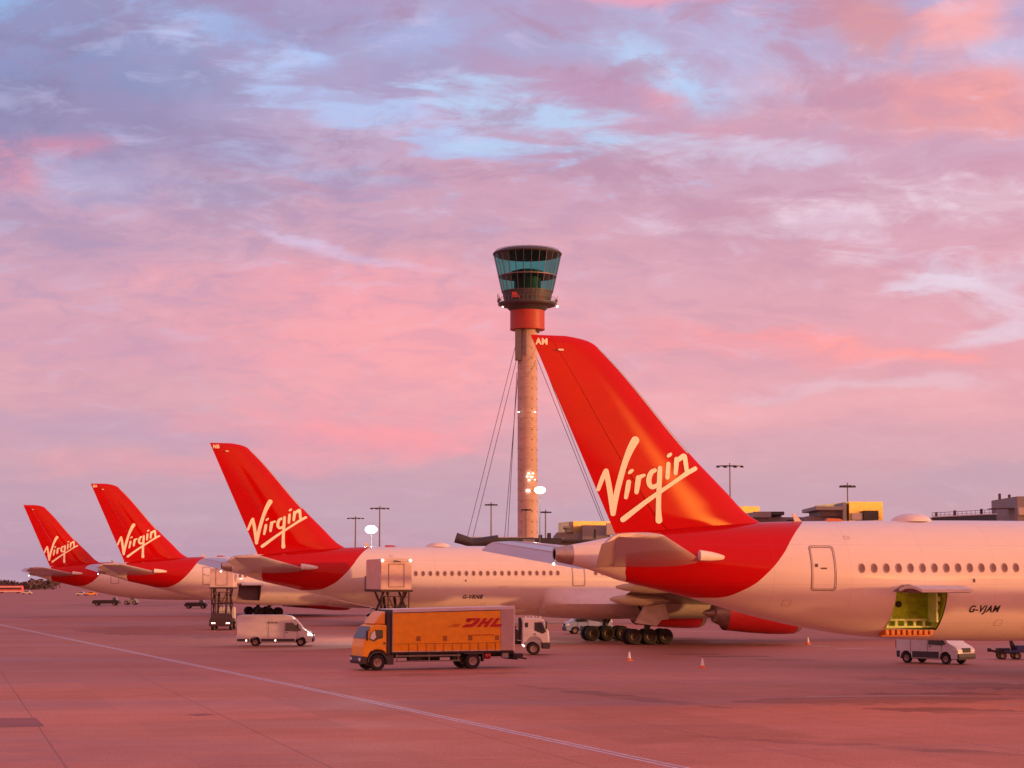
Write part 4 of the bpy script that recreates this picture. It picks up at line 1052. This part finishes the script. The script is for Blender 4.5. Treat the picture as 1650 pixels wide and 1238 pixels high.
# ------------------------------------------------------------------ catering high-lift trucks (x forward to the aircraft)
def catering(label, boxm):
    t = thing('catering_truck', (0, 0, 0), 0, label, 'catering truck', 'catering trucks raised to the airliners')
    b = MB(); b.box(-.2, 7.6, -.45, .45, .75, 1.0); b.box(0, 5.6, -1.2, 1.2, 1.0, 1.2)
    ch = part(b, 'chassis', 'chassis', t)
    part(MB().box(-.42, -.2, -1.25, 1.25, .45, 1.15).box(-.3, 0.1, -1.22, 1.22, 1.15, 1.9, (.3, 0, .25, .25)), 'rear_bumper', 'scissor', t, bevel=.03)
    for y in (.80, -.80):
        b = MB()
        for k in (-.13, .10): b.box(-.46, -.41, y + k - .07, y + k + .07, .74, .86)
        part(b, 'tail_light', 'lamp_tail', t)
    for x in (1.4, 6.2):
        for y in (1.0, -1.0): vwheel(t, x, y, .48, .3, 'truck_wheel')
    cb = part(MB().prism([(5.75, .9), (5.75, 2.5), (7.2, 2.5), (7.55, 1.7), (7.6, .8)], -1.1, 1.1, .06), 'cab', 'white_panel', t, bevel=.03)
    part(MB().box(7.28, 7.60, -.95, .95, 1.72, 2.36, (0, .28, 0, 0)), 'windscreen', 'glass_dark', cb)
    Z0, Z1 = 1.25, 4.66
    for y in (1.0, -1.0):
        b = MB(); zm = (Z0 + Z1) / 2
        for (za, zb) in ((Z0, zm), (zm, Z1)):
            b.bar((.3, y, za), (3.6, y, zb), .10, .2); b.bar((3.6, y * .94, za), (.3, y * .94, zb), .10, .2)
        b.tube((1.95, y, zm - 1.1), (1.95, y * .8, zm + 1.1), .06)
        part(b, 'scissor_arm', 'scissor', t)
    b = MB(); b.box(.2, 3.8, -1.1, 1.1, Z0 - .08, Z0 + .05)
    for x in (.35, 1.95, 3.55): b.bar((x, -.95, (Z0 + Z1) / 2), (x, .95, (Z0 + Z1) / 2), .14)
    for s_ in (1, -1): b.bar((.2, s_ * .55, Z0), (.15, s_ * .62, Z1), .10); b.bar((.2, s_ * .2, Z0 + 1.3), (.2, -s_ * .8, Z1), .09); b.bar((.25, s_ * 1.05, Z0), (.25, s_ * 1.12, Z1), .09)
    for z in (2.0, 2.9, 3.5, 4.2): b.bar((.22, -1.0, z), (.22, 1.0, z + .05), .07)
    b.tube((.9, .45, Z0), (2.7, .45, Z1 - .5), .12); b.tube((.9, -.45, Z0), (2.7, -.45, Z1 - .5), .12)
    part(b, 'lift_frame', 'scissor', t)
    bx = part(MB().box(0, 5.9, -1.28, 1.28, Z1 + .12, 7.25), 'cargo_box', boxm, t, bevel=.04)
    part(MB().box(-.25, 6.3, -1.32, 1.32, Z1 - .06, Z1 + .10), 'platform', 'scissor', bx)
    b = MB()
    for y0, y1, z0, z1 in ((-.66, -.63, 5.0, 6.85), (.60, .64, 5.0, 6.85), (-.66, .64, 6.82, 6.86), (-.66, .64, 4.99, 5.03)): b.box(-.03, .0, y0, y1, z0, z1)
    part(b, 'door_frame', 'seal', bx)
    part(MB().box(-.05, 0, -1.3, 1.3, 7.08, 7.30), 'roof_beam', 'box_rail', bx)
    part(MB().box(-.06, -.01, -.35, .2, 7.00, 7.08).box(-.06, -.01, -.1, .25, 7.1, 7.14), 'latch', 'trim_dark', bx)
    for y in (1.16, -1.16): part(MB().lathe([(0, -.1), (.09, -.06), (.09, .06), (0, .1)], 'z', (-.10, y, 7.12), 10), 'work_lamp', 'lamp_small', bx)
    part(MB().box(5.9, 7.2, -1.15, 1.15, Z1, Z1 + .12).box(5.95, 7.15, 1.1, 1.15, Z1 + .1, 5.9).box(5.95, 7.15, -1.15, -1.1, Z1 + .1, 5.9), 'loading_platform', 'steel', bx)
    return t
mat('catering_box', (.78, .56, .48), .45, vary=.15, vs=.8)
ct1 = catering('catering truck with raised pale box at the rear door of the second airliner', 'catering_box')
def world_of(O, x, y): q = O + fw * x + sbv * y; return (q.x, q.y)
place(ct1, world_of(ONB, 13.9, 3.15), (7.2, 0), TH + PI / 2 - R(1))
ct2 = copy_tree(ct1)
ct2['label'] = 'dark catering truck with lit tail lamps left of the white van, seen from behind'
p = ground_at(355, 1016); place(ct2, (p.x, p.y), (-.4, 0), PI / 2 + R(4))

# ------------------------------------------------------------------ carts, tug, bus, cones
def cart():
    t = thing('baggage_cart', (0, 0, 0), 0, 'low dark baggage cart with upright tow bar at the right edge', 'baggage cart')
    part(MB().box(0, 3.2, -.8, .8, .48, .62).box(.9, 3.2, -.78, .78, .62, .98, (.1, 0, .05, .05)), 'bed', 'blue_cart', t, bevel=.03)
    part(MB().box(-.4, 1.0, -.6, .6, .40, .60).bar((-.1, 0, .5), (-.95, 0, .62), .14).box(-1.0, -.75, -.12, .12, .52, .76).box(-.35, .5, -.45, .45, .6, .78), 'drawbar', 'dark_metal', t)
    part(MB().bar((.75, 0, .6), (.55, 0, 1.75), .16, .2).bar((1.0, 0, .6), (.66, 0, 1.3), .14), 'tow_bar', 'dark_metal', t)
    for x in (-.05, .95, 2.7):
        for y in (.62, -.62): vwheel(t, x, y, .26, .2, 'cart_wheel')
    return t
ca = cart(); p = ground_at(1622, 1063); place(ca, (p.x, p.y), (0.2, -.6), R(-4))
def tug(label, px, py, rz, L=4.4, body='dark_metal', cabx=.6):
    t = thing('aircraft_tug', (0, 0, 0), 0, label, 'tug')
    part(MB().prism([(-L / 2, .42), (-L / 2, .95), (-L / 2 + .3, 1.22), (L / 2 - .6, 1.22), (L / 2 - .1, .98), (L / 2, .45)], -1.2, 1.2, .06), 'body', body, t, bevel=.04)
    part(MB().box(cabx, cabx + 1.0, -.7, .7, 1.2, 1.80, (.1, .2, .08, .08)), 'cab', 'glass_dark', t, bevel=.04)
    for x in (-L * .32, L * .32):
        for y in (1.05, -1.05): vwheel(t, x, y, .48, .34, 'tug_wheel')
    p_ = ground_at(px, py); place(t, (p_.x, p_.y), (0, -1.1), rz); return t
tug('low dark aircraft tug standing left of the rear catering truck', 315, 981, R(3))
tug('long low dark tug on the apron between the farthest tails', 170, 976, R(2), 6.0, cabx=1.4)
tug('small pale tug behind the long dark one on the far apron', 213, 974.5, R(180), 2.9, 'grey_paint', -.9)
def coach():
    t = thing('coach', (0, 0, 0), 0, 'red and white coach far off at the left edge', 'coach')
    L = 12.0
    part(MB().prism([(-L / 2, .45), (-L / 2, 3.1), (-L / 2 + .3, 3.35), (L / 2 - .4, 3.35), (L / 2 - .05, 2.7), (L / 2, .45)], -1.25, 1.25, .08), 'body', 'red_bus', t, bevel=.05)
    part(MB().box(-L / 2 + .4, L / 2 - .5, -1.29, 1.29, 1.7, 2.35), 'window_band', 'trim_dark', t)
    part(MB().box(-L / 2 + .1, L / 2 - .2, -1.30, 1.30, .62, 1.05).box(-L / 2 + .3, L / 2 - .5, -1.30, 1.30, 2.62, 2.95), 'white_stripe', 'cone_white', t)
    for x in (-3.6, 3.8):
        for y in (1.1, -1.1): vwheel(t, x, y, .5, .3, 'truck_wheel')
    p_ = ground_at(14, 956); place(t, (p_.x, p_.y), (0, -1.2), R(-2))
coach()
def far_car(label, px, py, m_, rz=0):
    t = thing('parked_car', (0, 0, 0), 0, label, 'car')
    part(MB().prism([(-2.1, .35), (-2.15, .85), (-1.5, .95), (-1.0, 1.42), (.5, 1.45), (1.15, .98), (2.0, .82), (2.15, .4)], -.85, .85, .08), 'body', m_, t, bevel=.04)
    part(MB().prism([(-1.25, 1.0), (-.92, 1.34), (.42, 1.36), (.9, 1.0)], -.87, .87), 'side_window', 'glass_dark', t)
    for x in (-1.35, 1.35):
        for y in (.78, -.78): vwheel(t, x, y, .32, .2, 'car_wheel')
    p_ = ground_at(px, py); place(t, (p_.x, p_.y), (0, -.85), rz)
far_car('pale grey car on the far apron under the second smallest tail', 131, 960, 'van_white')
far_car('small orange car beside the pale grey one on the far apron', 147, 960, 'yellow_pale', R(10))
far_car('white car behind the coach at the far left edge', 44, 958, 'van_white', R(180))
def cone_(label, px, py, grp='traffic cones on the apron'):
    p_ = ground_at(px, py)
    t = thing('traffic_cone', (p_.x, p_.y, 0), R(20), label, 'traffic cone', grp)
    part(MB().box(-.22, .22, -.22, .22, 0, .05).lathe([(.17, .05), (.12, .18)], 'z', n=16), 'base', 'cone_orange', t)
    part(MB().lathe([(.118, .18), (.04, .60), (.025, .62)], 'z', n=16), 'sleeve', 'cone_white', t, smooth=True)
cone_('orange and white cone left of the other two, below the main wheels', 1014, 1065)
cone_('orange and white cone nearest the camera, right of the main wheels', 1132, 1077)
cone_('orange and white cone farthest away, right of the red engine', 1302, 1038.5)

# ------------------------------------------------------------------ control tower
TY = 455.0
def tz(py): return at(849, py, TY).z
def control_tower():
    tx = at(850, 700, TY).x
    t = thing('control_tower', (tx, TY, 0), 0, 'tall airport control tower with flared glass cab and red collar', 'control tower')
    r = 2.42
    z_col0, z_col1 = tz(530), tz(501)
    b = MB(); prof = [(r, 0)]; z = 3.0
    while z < z_col0 - 1: prof += [(r, z), (r, z + 2.15), (r + .06, z + 2.2), (r + .06, z + 2.35), (r, z + 2.4)]; z += 2.5
    prof += [(r, z_col0)]
    sh = part(b.lathe(prof, 'z', n=40), 'shaft', 'concrete', t, smooth=True)
    b = MB()
    for k in range(int(z_col0 / 2.5)):
        for a in (-62, -20, -130): q = R(a); b.box(math.cos(q) * r - .12, math.cos(q) * r + .12, math.sin(q) * r - .12, math.sin(q) * r + .12, 4.6 + 2.5 * k, 4.85 + 2.5 * k)
    part(b, 'vent', 'vent_brown', sh)
    # dark service riser under the collar, on the left
    b = MB(); b.box(-3.05, -1.5, -2.6, -.8, tz(582), z_col0 - .05, (0, 0, 0, 0)); b.box(-.9, -.35, -2.75, -2.2, tz(574), z_col0 - .05); b.box(-2.2, 2.9, -1.4, 1.5, tz(536), z_col0)
    part(b, 'stay_bracket', 'steel', t)
    rc = 4.25
    part(MB().lathe([(rc - .1, z_col0 - .35), (rc + .04, z_col0 - .3), (rc + .04, z_col0), (rc, z_col0 + .05), (rc, z_col1)], 'z', n=48), 'red_collar', 'tower_red', t, smooth=True)
    zg0, zg1 = tz(498), tz(489)
    gal = part(MB().lathe([(rc, z_col1 - .1), (5.2, zg0 + .35), (7.0, zg0 + .8), (7.15, zg1 - .2), (7.15, zg1), (5.2, zg1)], 'z', n=48), 'gallery', 'tower_dark', t)
    b = MB()
    for k in range(44):
        a = 2 * PI * k / 44; x, y = 7.1 * math.cos(a), 7.1 * math.sin(a); b.tube((x, y, zg1), (x, y, zg1 + 1.1), .04, n=5)
        a2 = 2 * PI * (k + 1) / 44; b.tube((x, y, zg1 + 1.1), (7.1 * math.cos(a2), 7.1 * math.sin(a2), zg1 + 1.1), .04, n=5)
    part(b, 'railing', 'mullion', gal)
    b = MB()
    for a in (-168, -176, 178, -8, 0, -160): 
        q = R(a); x, y = 7.2 * math.cos(q), 7.2 * math.sin(q); b.tube((x, y, zg1 - .8), (x * 1.03, y, zg1 + 1.8 + .5 * math.sin(a)), .06, n=6); b.box(x - .25, x + .25, y - .2, y + .2, zg1 + .3, zg1 + .8)
    part(b, 'aerial', 'steel', gal)
    # cab levels
    zb0, zb1 = zg1, tz(472); zt = tz(411)
    r0 = (889 - 814) / 2 * TY / 3010; r1 = (886 - 815 + 6) / 2 * TY / 3010; r2 = 110 / 2 * TY / 3010
    def rad(z): return r0 + (r2 - r0) * (z - zb0) / (zt - zb0)
    part(MB().lathe([(rad(zb0) - .05, zb0), (rad(zb1) - .05, zb1), (rad(zb1) + .08, zb1), (rad(zb1) + .08, zb1 + .25), (1, zb1 + .25)], 'z', n=36), 'lower_cab_wall', 'tower_dark', t)
    part(MB().box(-3.8, -.4, -5.42, -5.25, zb0 + .7, zb0 + 2.0).box(2.0, 3.7, -4.6, -4.4, zb0 + .4, zb0 + 1.9), 'equipment_panel', 'tower_red', t)
    zm = tz(446)
    # glazed band
    n = 26
    for (za, zb) in ((zb1 + .25, zm - .1), (zm + .1, zt)):
        part(MB().lathe([(rad(za), za), (rad(zb), zb)], 'z', n=n, cap=False), 'glazing', 'tower_glass', t)
    b = MB()
    for k in range(n):
        a = 2 * PI * k / n; c_, s_ = math.cos(a), math.sin(a)
        b.bar(((rad(zb1) + .05) * c_, (rad(zb1) + .05) * s_, zb1), ((rad(zt) + .05) * c_, (rad(zt) + .05) * s_, zt), .085)
    b.lathe([(rad(zm) - .15, zm - .12), (rad(zm) + .1, zm - .12), (rad(zm) + .1, zm + .12), (rad(zm) - .15, zm + .12)], 'z', n=n)
    part(b, 'mullion', 'mullion', t)
    # roof: shallow lid with upstand and rail; underside dark
    zr = tz(404)
    rf = part(MB().lathe([(0, zt - .35), (rad(zt) * .50, zt - .35), (rad(zt) - .4, zt - .3), (rad(zt) + .15, zt - .05), (rad(zt) + .28, zt + .15), (rad(zt) + .1, zt + .45), (rad(zt) - 1.0, zr - .1), (0, zr + .2)], 'z', n=48), 'roof', 'tower_dark', t)
    b = MB()
    for k in range(40):
        a = 2 * PI * k / 40; a2 = 2 * PI * (k + 1) / 40; rr = rad(zt) - .5
        b.tube((rr * math.cos(a), rr * math.sin(a), zt + .3), (rr * math.cos(a), rr * math.sin(a), zt + 1.0), .035, n=5)
        b.tube((rr * math.cos(a), rr * math.sin(a), zt + 1.0), (rr * math.cos(a2), rr * math.sin(a2), zt + 1.0), .06, n=5)
    b.tube((.6, 0, zr), (.6, 0, zr + 1.6), .05)
    part(b, 'roof_rail', 'mullion', rf)
    # interior: floor, core, desks
    part(MB().lathe([(0, zm - .3), (4.6, zm - .3), (4.6, zm + .1), (4.1, zm + .2), (4.0, zm + 1.2), (2.6, zm + 1.6), (0, zm + 1.7)], 'z', n=32), 'controller_desks', 'tower_dark', t)
    part(MB().lathe([(3.3, zb1), (3.3, zm - .3)], 'z', n=24, cap=False), 'core', 'tower_dark', t)
    # cables
    def cab(px0, py0, px1, py1, Y1, dy=-1.5):
        a = at(px0, py0, TY + dy); c_ = at(px1, py1, Y1); c_.z = max(c_.z, 0)
        e = a + (c_ - a) * (a.z / (a.z - c_.z)) if a.z > c_.z + 1 else c_
        b_ = MB().tube((a.x - tx, a.y - TY, a.z), (e.x - tx, e.y - TY, e.z), .075, n=6); part(b_, 'stay_cable', 'cable', t)
    cab(831, 556, 752.5, 868, 425); cab(833.5, 575, 761.5, 868, 425); cab(833, 600, 818, 868, 500, 2); cab(835, 600, 813, 868, 500, 2)
    cab(866, 560, 977, 850, 425); cab(866, 580, 970, 840, 430)
    # lamps on the shaft
    def lampb(px, py, w, h, m_='lamp_small'):
        p_ = at(px, py, TY - 2.9); part(MB().box(p_.x - tx - w / 2, p_.x - tx + w / 2, -3.05, -2.5, p_.z - h / 2, p_.z + h / 2), 'lamp', m_, t, bevel=.05)
    for px, py, w in ((836, 664, .7), (862, 664, .6), (852, 763, .8), (859, 763, .7), (849.5, 768, .7), (857, 769, .9), (852.5, 774, .7), (862, 773, .5), (851, 791, 1.3)): lampb(px, py, w * .7, .2 if py < 790 else .45)
    lampb(836, 487, .6, .6); lampb(838, 404, 1.2, .35)
    for px in (797 + 13, 898): p_ = at(px, 494, TY); part(MB().box(p_.x - tx - .2, p_.x - tx + .2, -.3, .3, p_.z - .2, p_.z + .2), 'lamp', 'lamp_small', t)
    return t
control_tower()

# ------------------------------------------------------------------ apron light masts
def mast(label, px, ptop, Y, w=5.4, lit=False, two=False):
    p_ = at(px, ptop, Y); H = p_.z
    t = thing('light_mast', (p_.x, Y, 0), 0, label, 'light mast', None if lit else 'unlit floodlight masts on the skyline')
    pole = part(MB().tube((0, 0, 0), (0, 0, H + .5), .26 * Y / 420, .13 * Y / 420, 10), 'pole', 'steel', t)
    for k, zz in enumerate((H, H - 2.9) if two else (H,)):
        wd = w * (.75 if (two and k == 0) else 1)
        b = MB(); b.lathe([(.0, zz - .12), (wd / 2, zz - .06), (wd / 2, zz + .06), (0, zz + .12)], 'z', n=20, sy=.5)
        fr = part(b, 'head_frame', 'steel', pole)
        for i in range(8):
            a = 2 * PI * i / 8 + .3; x, y = wd / 2 * math.cos(a), wd / 4 * math.sin(a)
            part(MB().box(x - .30, x + .30, y - .2, y + .2, zz - .26, zz + .02, (.1, .1, .05, .05)), 'floodlight', 'dark_metal', fr)
    return t
mast('thin mast with flat lamp ring standing between the second and third tails', 573, 835, 520, 4.4)
mast('slim tall mast rising above the second nearest fuselage, left of the tower', 612, 819, 440, 4.2)
mast('mast just left of the control tower, between its cables', 791.5, 813, 430, 2.6)
mast('short mast just right of the control tower shaft', 879, 825, 430, 2.4)
mast('mast with a wide lamp ring right of the nearest fin', 1176, 751, 330, 4.6)
mast('mast with two stacked lamp rings beside the gold building', 1365.5, 783, 300, 3.0, two=True)
mast('thin mast in front of the tower shaft', 848, 821, 400, 1.8)
def lit_mast(label, px, py, Y, r, warm):
    p_ = at(px, py, Y)
    t = thing('floodlight_mast', (p_.x, Y, 0), 0, label, 'floodlight')
    pole = part(MB().tube((0, .5, 0), (0, .5, p_.z + .2), .10, .07, 8), 'pole', 'steel', t)
    hs = part(MB().lathe([(0, .35), (r * .4, .30), (r * .55, .05), (r * .55, -.03)], 'y', (0, 0, p_.z), 20), 'lamp_housing', 'dark_metal', pole)
    part(MB().lathe([(0, -.22), (r * .46, -.12), (r * .58, 0)], 'y', (0, -.06, p_.z), 20, 1.5), 'lamp', 'lamp_warm' if warm else 'lamp_white', hs, smooth=True)
    ll = bpy.data.lights.new('lamp_light', 'POINT'); ll.energy = 3500; ll.color = (1, .95, .8) if not warm else (1, .8, .45); ll.shadow_soft_size = .5
    lo = bpy.data.objects.new('lamp_light', ll); COL.objects.link(lo); lo.parent = t; lo.location = (0, -4.0, p_.z)
    return t
lit_mast('bright white floodlight glaring above the second nearest fuselage', 598, 853.5, 180, .66, False)
lit_mast('bright warm floodlight beside the foot of the control tower', 870, 790, 300, 1.0, True)

# ------------------------------------------------------------------ terminal buildings on the skyline
def boxpx(b, px0, px1, py0, py1, Y, depth, zb=None):
    a = at(px0, py0, Y); c_ = at(px1, py1, Y); z0 = max(0, c_.z) if zb is None else zb
    b.box(a.x, c_.x, Y, Y + depth, z0, a.z); return b
def building(name, label, parts, cat='building'):
    t = thing(name, (at(parts[0][2], 900, parts[0][6]).x, parts[0][6], 0), 0, label, cat)
    ox, oy = t.location.x, t.location.y
    for (pn, m_, px0, px1, py0, py1, Y, dep) in parts:
        b = MB(); boxpx(b, px0, px1, py0, py1, Y, dep)
        if m_ == 'sunlit_cladding':           # front turned so that it mirrors the sunset glow
            x0 = at(px0, py0, Y).x; a_ = R(15.5 - (px0 - CX) / 3000 * 28.6); ca_, sa_ = math.cos(a_), math.sin(a_)
            b.v = [(x0 + (x - x0) * ca_ / ca_ - (y - Y) * sa_, Y + (x - x0) * sa_ / ca_ + (y - Y) * ca_, z) for x, y, z in b.v]
        b.v = [(x - ox, y - oy, z) for x, y, z in b.v]
        part(b, pn, m_, t, bevel=.05)
    return t
building('terminal_block', 'grey terminal block with gold lit upper storey left of the nearest fin', [
    ('wall', 'terminal_grey', 897, 955, 858, 1000, 350, 30), ('wall', 'terminal_grey', 938, 984, 846.5, 1000, 349, 20), ('upper_storey', 'sunlit_cladding', 923, 988, 840, 862, 352, 10),
    ('stair_box', 'terminal_grey', 918, 924, 841, 860, 350, 6), ('canopy', 'terminal_grey', 909, 920, 848, 851.5, 348, 8), ('canopy', 'terminal_grey', 912, 922, 851.5, 858, 349, 8), ('doorway', 'terminal_dark', 957, 960, 853, 868, 348.9, 1),
    ('fascia', 'terminal_light', 977, 990, 843, 862, 347, 2), ('base_band', 'terminal_dark', 880, 985, 869.5, 873, 347, 3)])
building('pier_building', 'long dark glazed pier running behind the control tower foot', [
    ('deck', 'terminal_dark', 751, 905, 867, 877, 340, 14), ('roof', 'terminal_light', 752, 860, 865.5, 867, 341, 12), ('wall', 'terminal_grey', 755, 900, 877, 1100, 343, 8),
    ('glazing', 'terminal_glass', 756, 842, 868.5, 874.5, 339.8, .25), ('plinth', 'terminal_grey', 842, 862, 869, 876, 339.5, 4), ('shelter', 'terminal_dark', 868, 874, 862, 868, 342, 4), ('shelter', 'terminal_dark', 882, 888, 859, 868, 342, 4)])

# jet bridge tube end beside the pier
pb = thing('jet_bridge', (at(745, 870, 336).x, 336, 0), 0, 'dark tubular jet bridge end left of the long pier', 'jet bridge')
part(MB().tube((-3.2 + 2, 0, at(738, 866.5, 336).z), (2.2, 0, at(748, 875, 336).z - .1), .95, .8, 14).tube((2.0, 0, at(748, 875, 336).z), (6.5, 0, at(760, 870, 336).z), .8, .9, 14), 'tunnel', 'terminal_dark', pb, smooth=True)
part(MB().box(1.6, 2.6, -.5, .5, 0, at(748, 875, 336).z), 'support', 'steel', pb)
building('terminal_building', 'grey terminal roofs with a dark slanted canopy right of the nearest fin', [
    ('wall', 'terminal_grey', 1196, 1345, 833.5, 1050, 262, 30), ('hall', 'terminal_light', 1206, 1262, 826, 1000, 264, 20), ('canopy', 'terminal_dark', 1242, 1264, 824.5, 830, 261, 6),
    ('sloping_roof', 'terminal_grey', 1215, 1243, 824.5, 834, 260, 8), ('window_band', 'terminal_dark', 1268, 1290, 837.5, 840, 261.8, .4), ('post', 'white_paint', 1297, 1300, 834, 842, 261, 1)])
building('gold_building', 'low building with gold lit cladding right of the nearest fin', [('wall', 'sunlit_cladding', 1192, 1227, 816, 1000, 300, 12)])
building('gold_terminal', 'terminal block with glowing gold end wall and dark doors below the double mast', [
    ('end_wall', 'sunlit_cladding', 1368, 1428.5, 808.5, 1000, 255, 14), ('stair_tower', 'terminal_grey', 1357.5, 1367.5, 810, 1000, 254, 10), ('roof_slab', 'terminal_grey', 1314, 1358, 816, 822, 253, 12),
    ('upper_wall', 'terminal_grey', 1322, 1357, 822, 832, 255, 10), ('wall', 'terminal_grey', 1300, 1372, 832, 1000, 256, 12), ('dark_door', 'terminal_dark', 1391, 1416, 823, 838, 254.6, .5), ('panel', 'terminal_light', 1372, 1390, 827, 838, 254.7, .4)])
pr2 = thing('pier_walkway', (at(1505, 840, 250).x, 250, 0), 0, 'raised pier walkway with roof railings behind the nearest fuselage', 'walkway')
ox, oy = pr2.location.x, pr2.location.y
A0 = at(1503, 834, 250); B0 = at(1612, 827, 235); C0_ = at(1665, 826, 228)
def slab(a, c_, zt0, zt1, th, dep): 
    return MB().loft([[(a.x - ox, a.y - oy, zt0), (a.x - ox, a.y - oy + dep, zt0), (a.x - ox, a.y - oy + dep, zt0 - th), (a.x - ox, a.y - oy, zt0 - th)], [(c_.x - ox, c_.y - oy, zt1), (c_.x - ox, c_.y - oy + dep, zt1), (c_.x - ox, c_.y - oy + dep, zt1 - th), (c_.x - ox, c_.y - oy, zt1 - th)]])
dk = part(slab(A0, C0_, A0.z, C0_.z, 3.2, 8), 'deck', 'terminal_dark', pr2)
part(slab(A0, C0_, A0.z - 3.2, C0_.z - 3.2, 12, 6), 'wall', 'terminal_grey', pr2)
part(slab(at(1503, 833.6, 249.8), at(1665, 825.4, 227.8), A0.z + .12, C0_.z + .12, .14, .6), 'gutter', 'white_panel', dk)
b = MB(); n = 22
for i in range(n + 1):
    t_ = i / n; q = A0.lerp(C0_, t_); b.tube((q.x - ox, q.y - oy + .3, q.z), (q.x - ox, q.y - oy + .3, q.z + .62), .03, n=5)
    if i < n: q2 = A0.lerp(C0_, (i + 1) / n); b.tube((q.x - ox, q.y - oy + .3, q.z + .62), (q2.x - ox, q2.y - oy + .3, q2.z + .62), .035, n=5); b.tube((q.x - ox, q.y - oy + .3, q.z + .3), (q2.x - ox, q2.y - oy + .3, q2.z + .3), .025, n=5)
part(b, 'railing', 'steel', dk)
b = MB()
for px, h_ in ((1511, .7), (1543, .8), (1587, .8), (1616.5, 2.6), (1631.5, 2.4)):
    t_ = (px - 1503) / (1665 - 1503); q = A0.lerp(C0_, t_); b.box(q.x - ox - .14, q.x - ox + .14, q.y - oy + .4, q.y - oy + .7, q.z, q.z + h_)
part(b, 'vent_post', 'terminal_dark', dk)
building('plant_tower', 'grey plant room block on the pier at the right edge', [('wall', 'terminal_grey', 1638, 1690, 800, 1000, 226, 12), ('gantry', 'steel', 1600, 1640, 818.5, 819.5, 227, 3), ('cabinet', 'terminal_light', 1641, 1660, 818, 830, 225.5, 1)])

# ------------------------------------------------------------------ far tree belt at the left (one mass)
def treebelt():
    b = MB(); r_ = random.Random(11)
    for k in range(5200):
        x = -480 + r_.random() * 190; Y = 1150 + r_.random() * 60
        hmax = 6.8 + 3.2 * math.sin(x * .045) + 2.0 * math.sin(x * .13 + 1) + 1.2 * math.sin(x * .31)
        z = r_.random() ** .7 * hmax; s_ = .8 + r_.random() * 1.2
        for _ in range(1):
            v = [Vector((r_.uniform(-1, 1), r_.uniform(-1, 1), r_.uniform(-1, 1))).normalized() * s_ for _ in range(4)]
            c_ = Vector((x, Y, z + .4)); b.add([c_ + q_ for q_ in v], [(0, 1, 2), (0, 2, 3), (0, 3, 1), (1, 3, 2)])
    tag(b.build('far_tree_belt', 'foliage'), 'dark grey belt of far off trees along the left horizon', 'trees', kind='stuff')
treebelt()
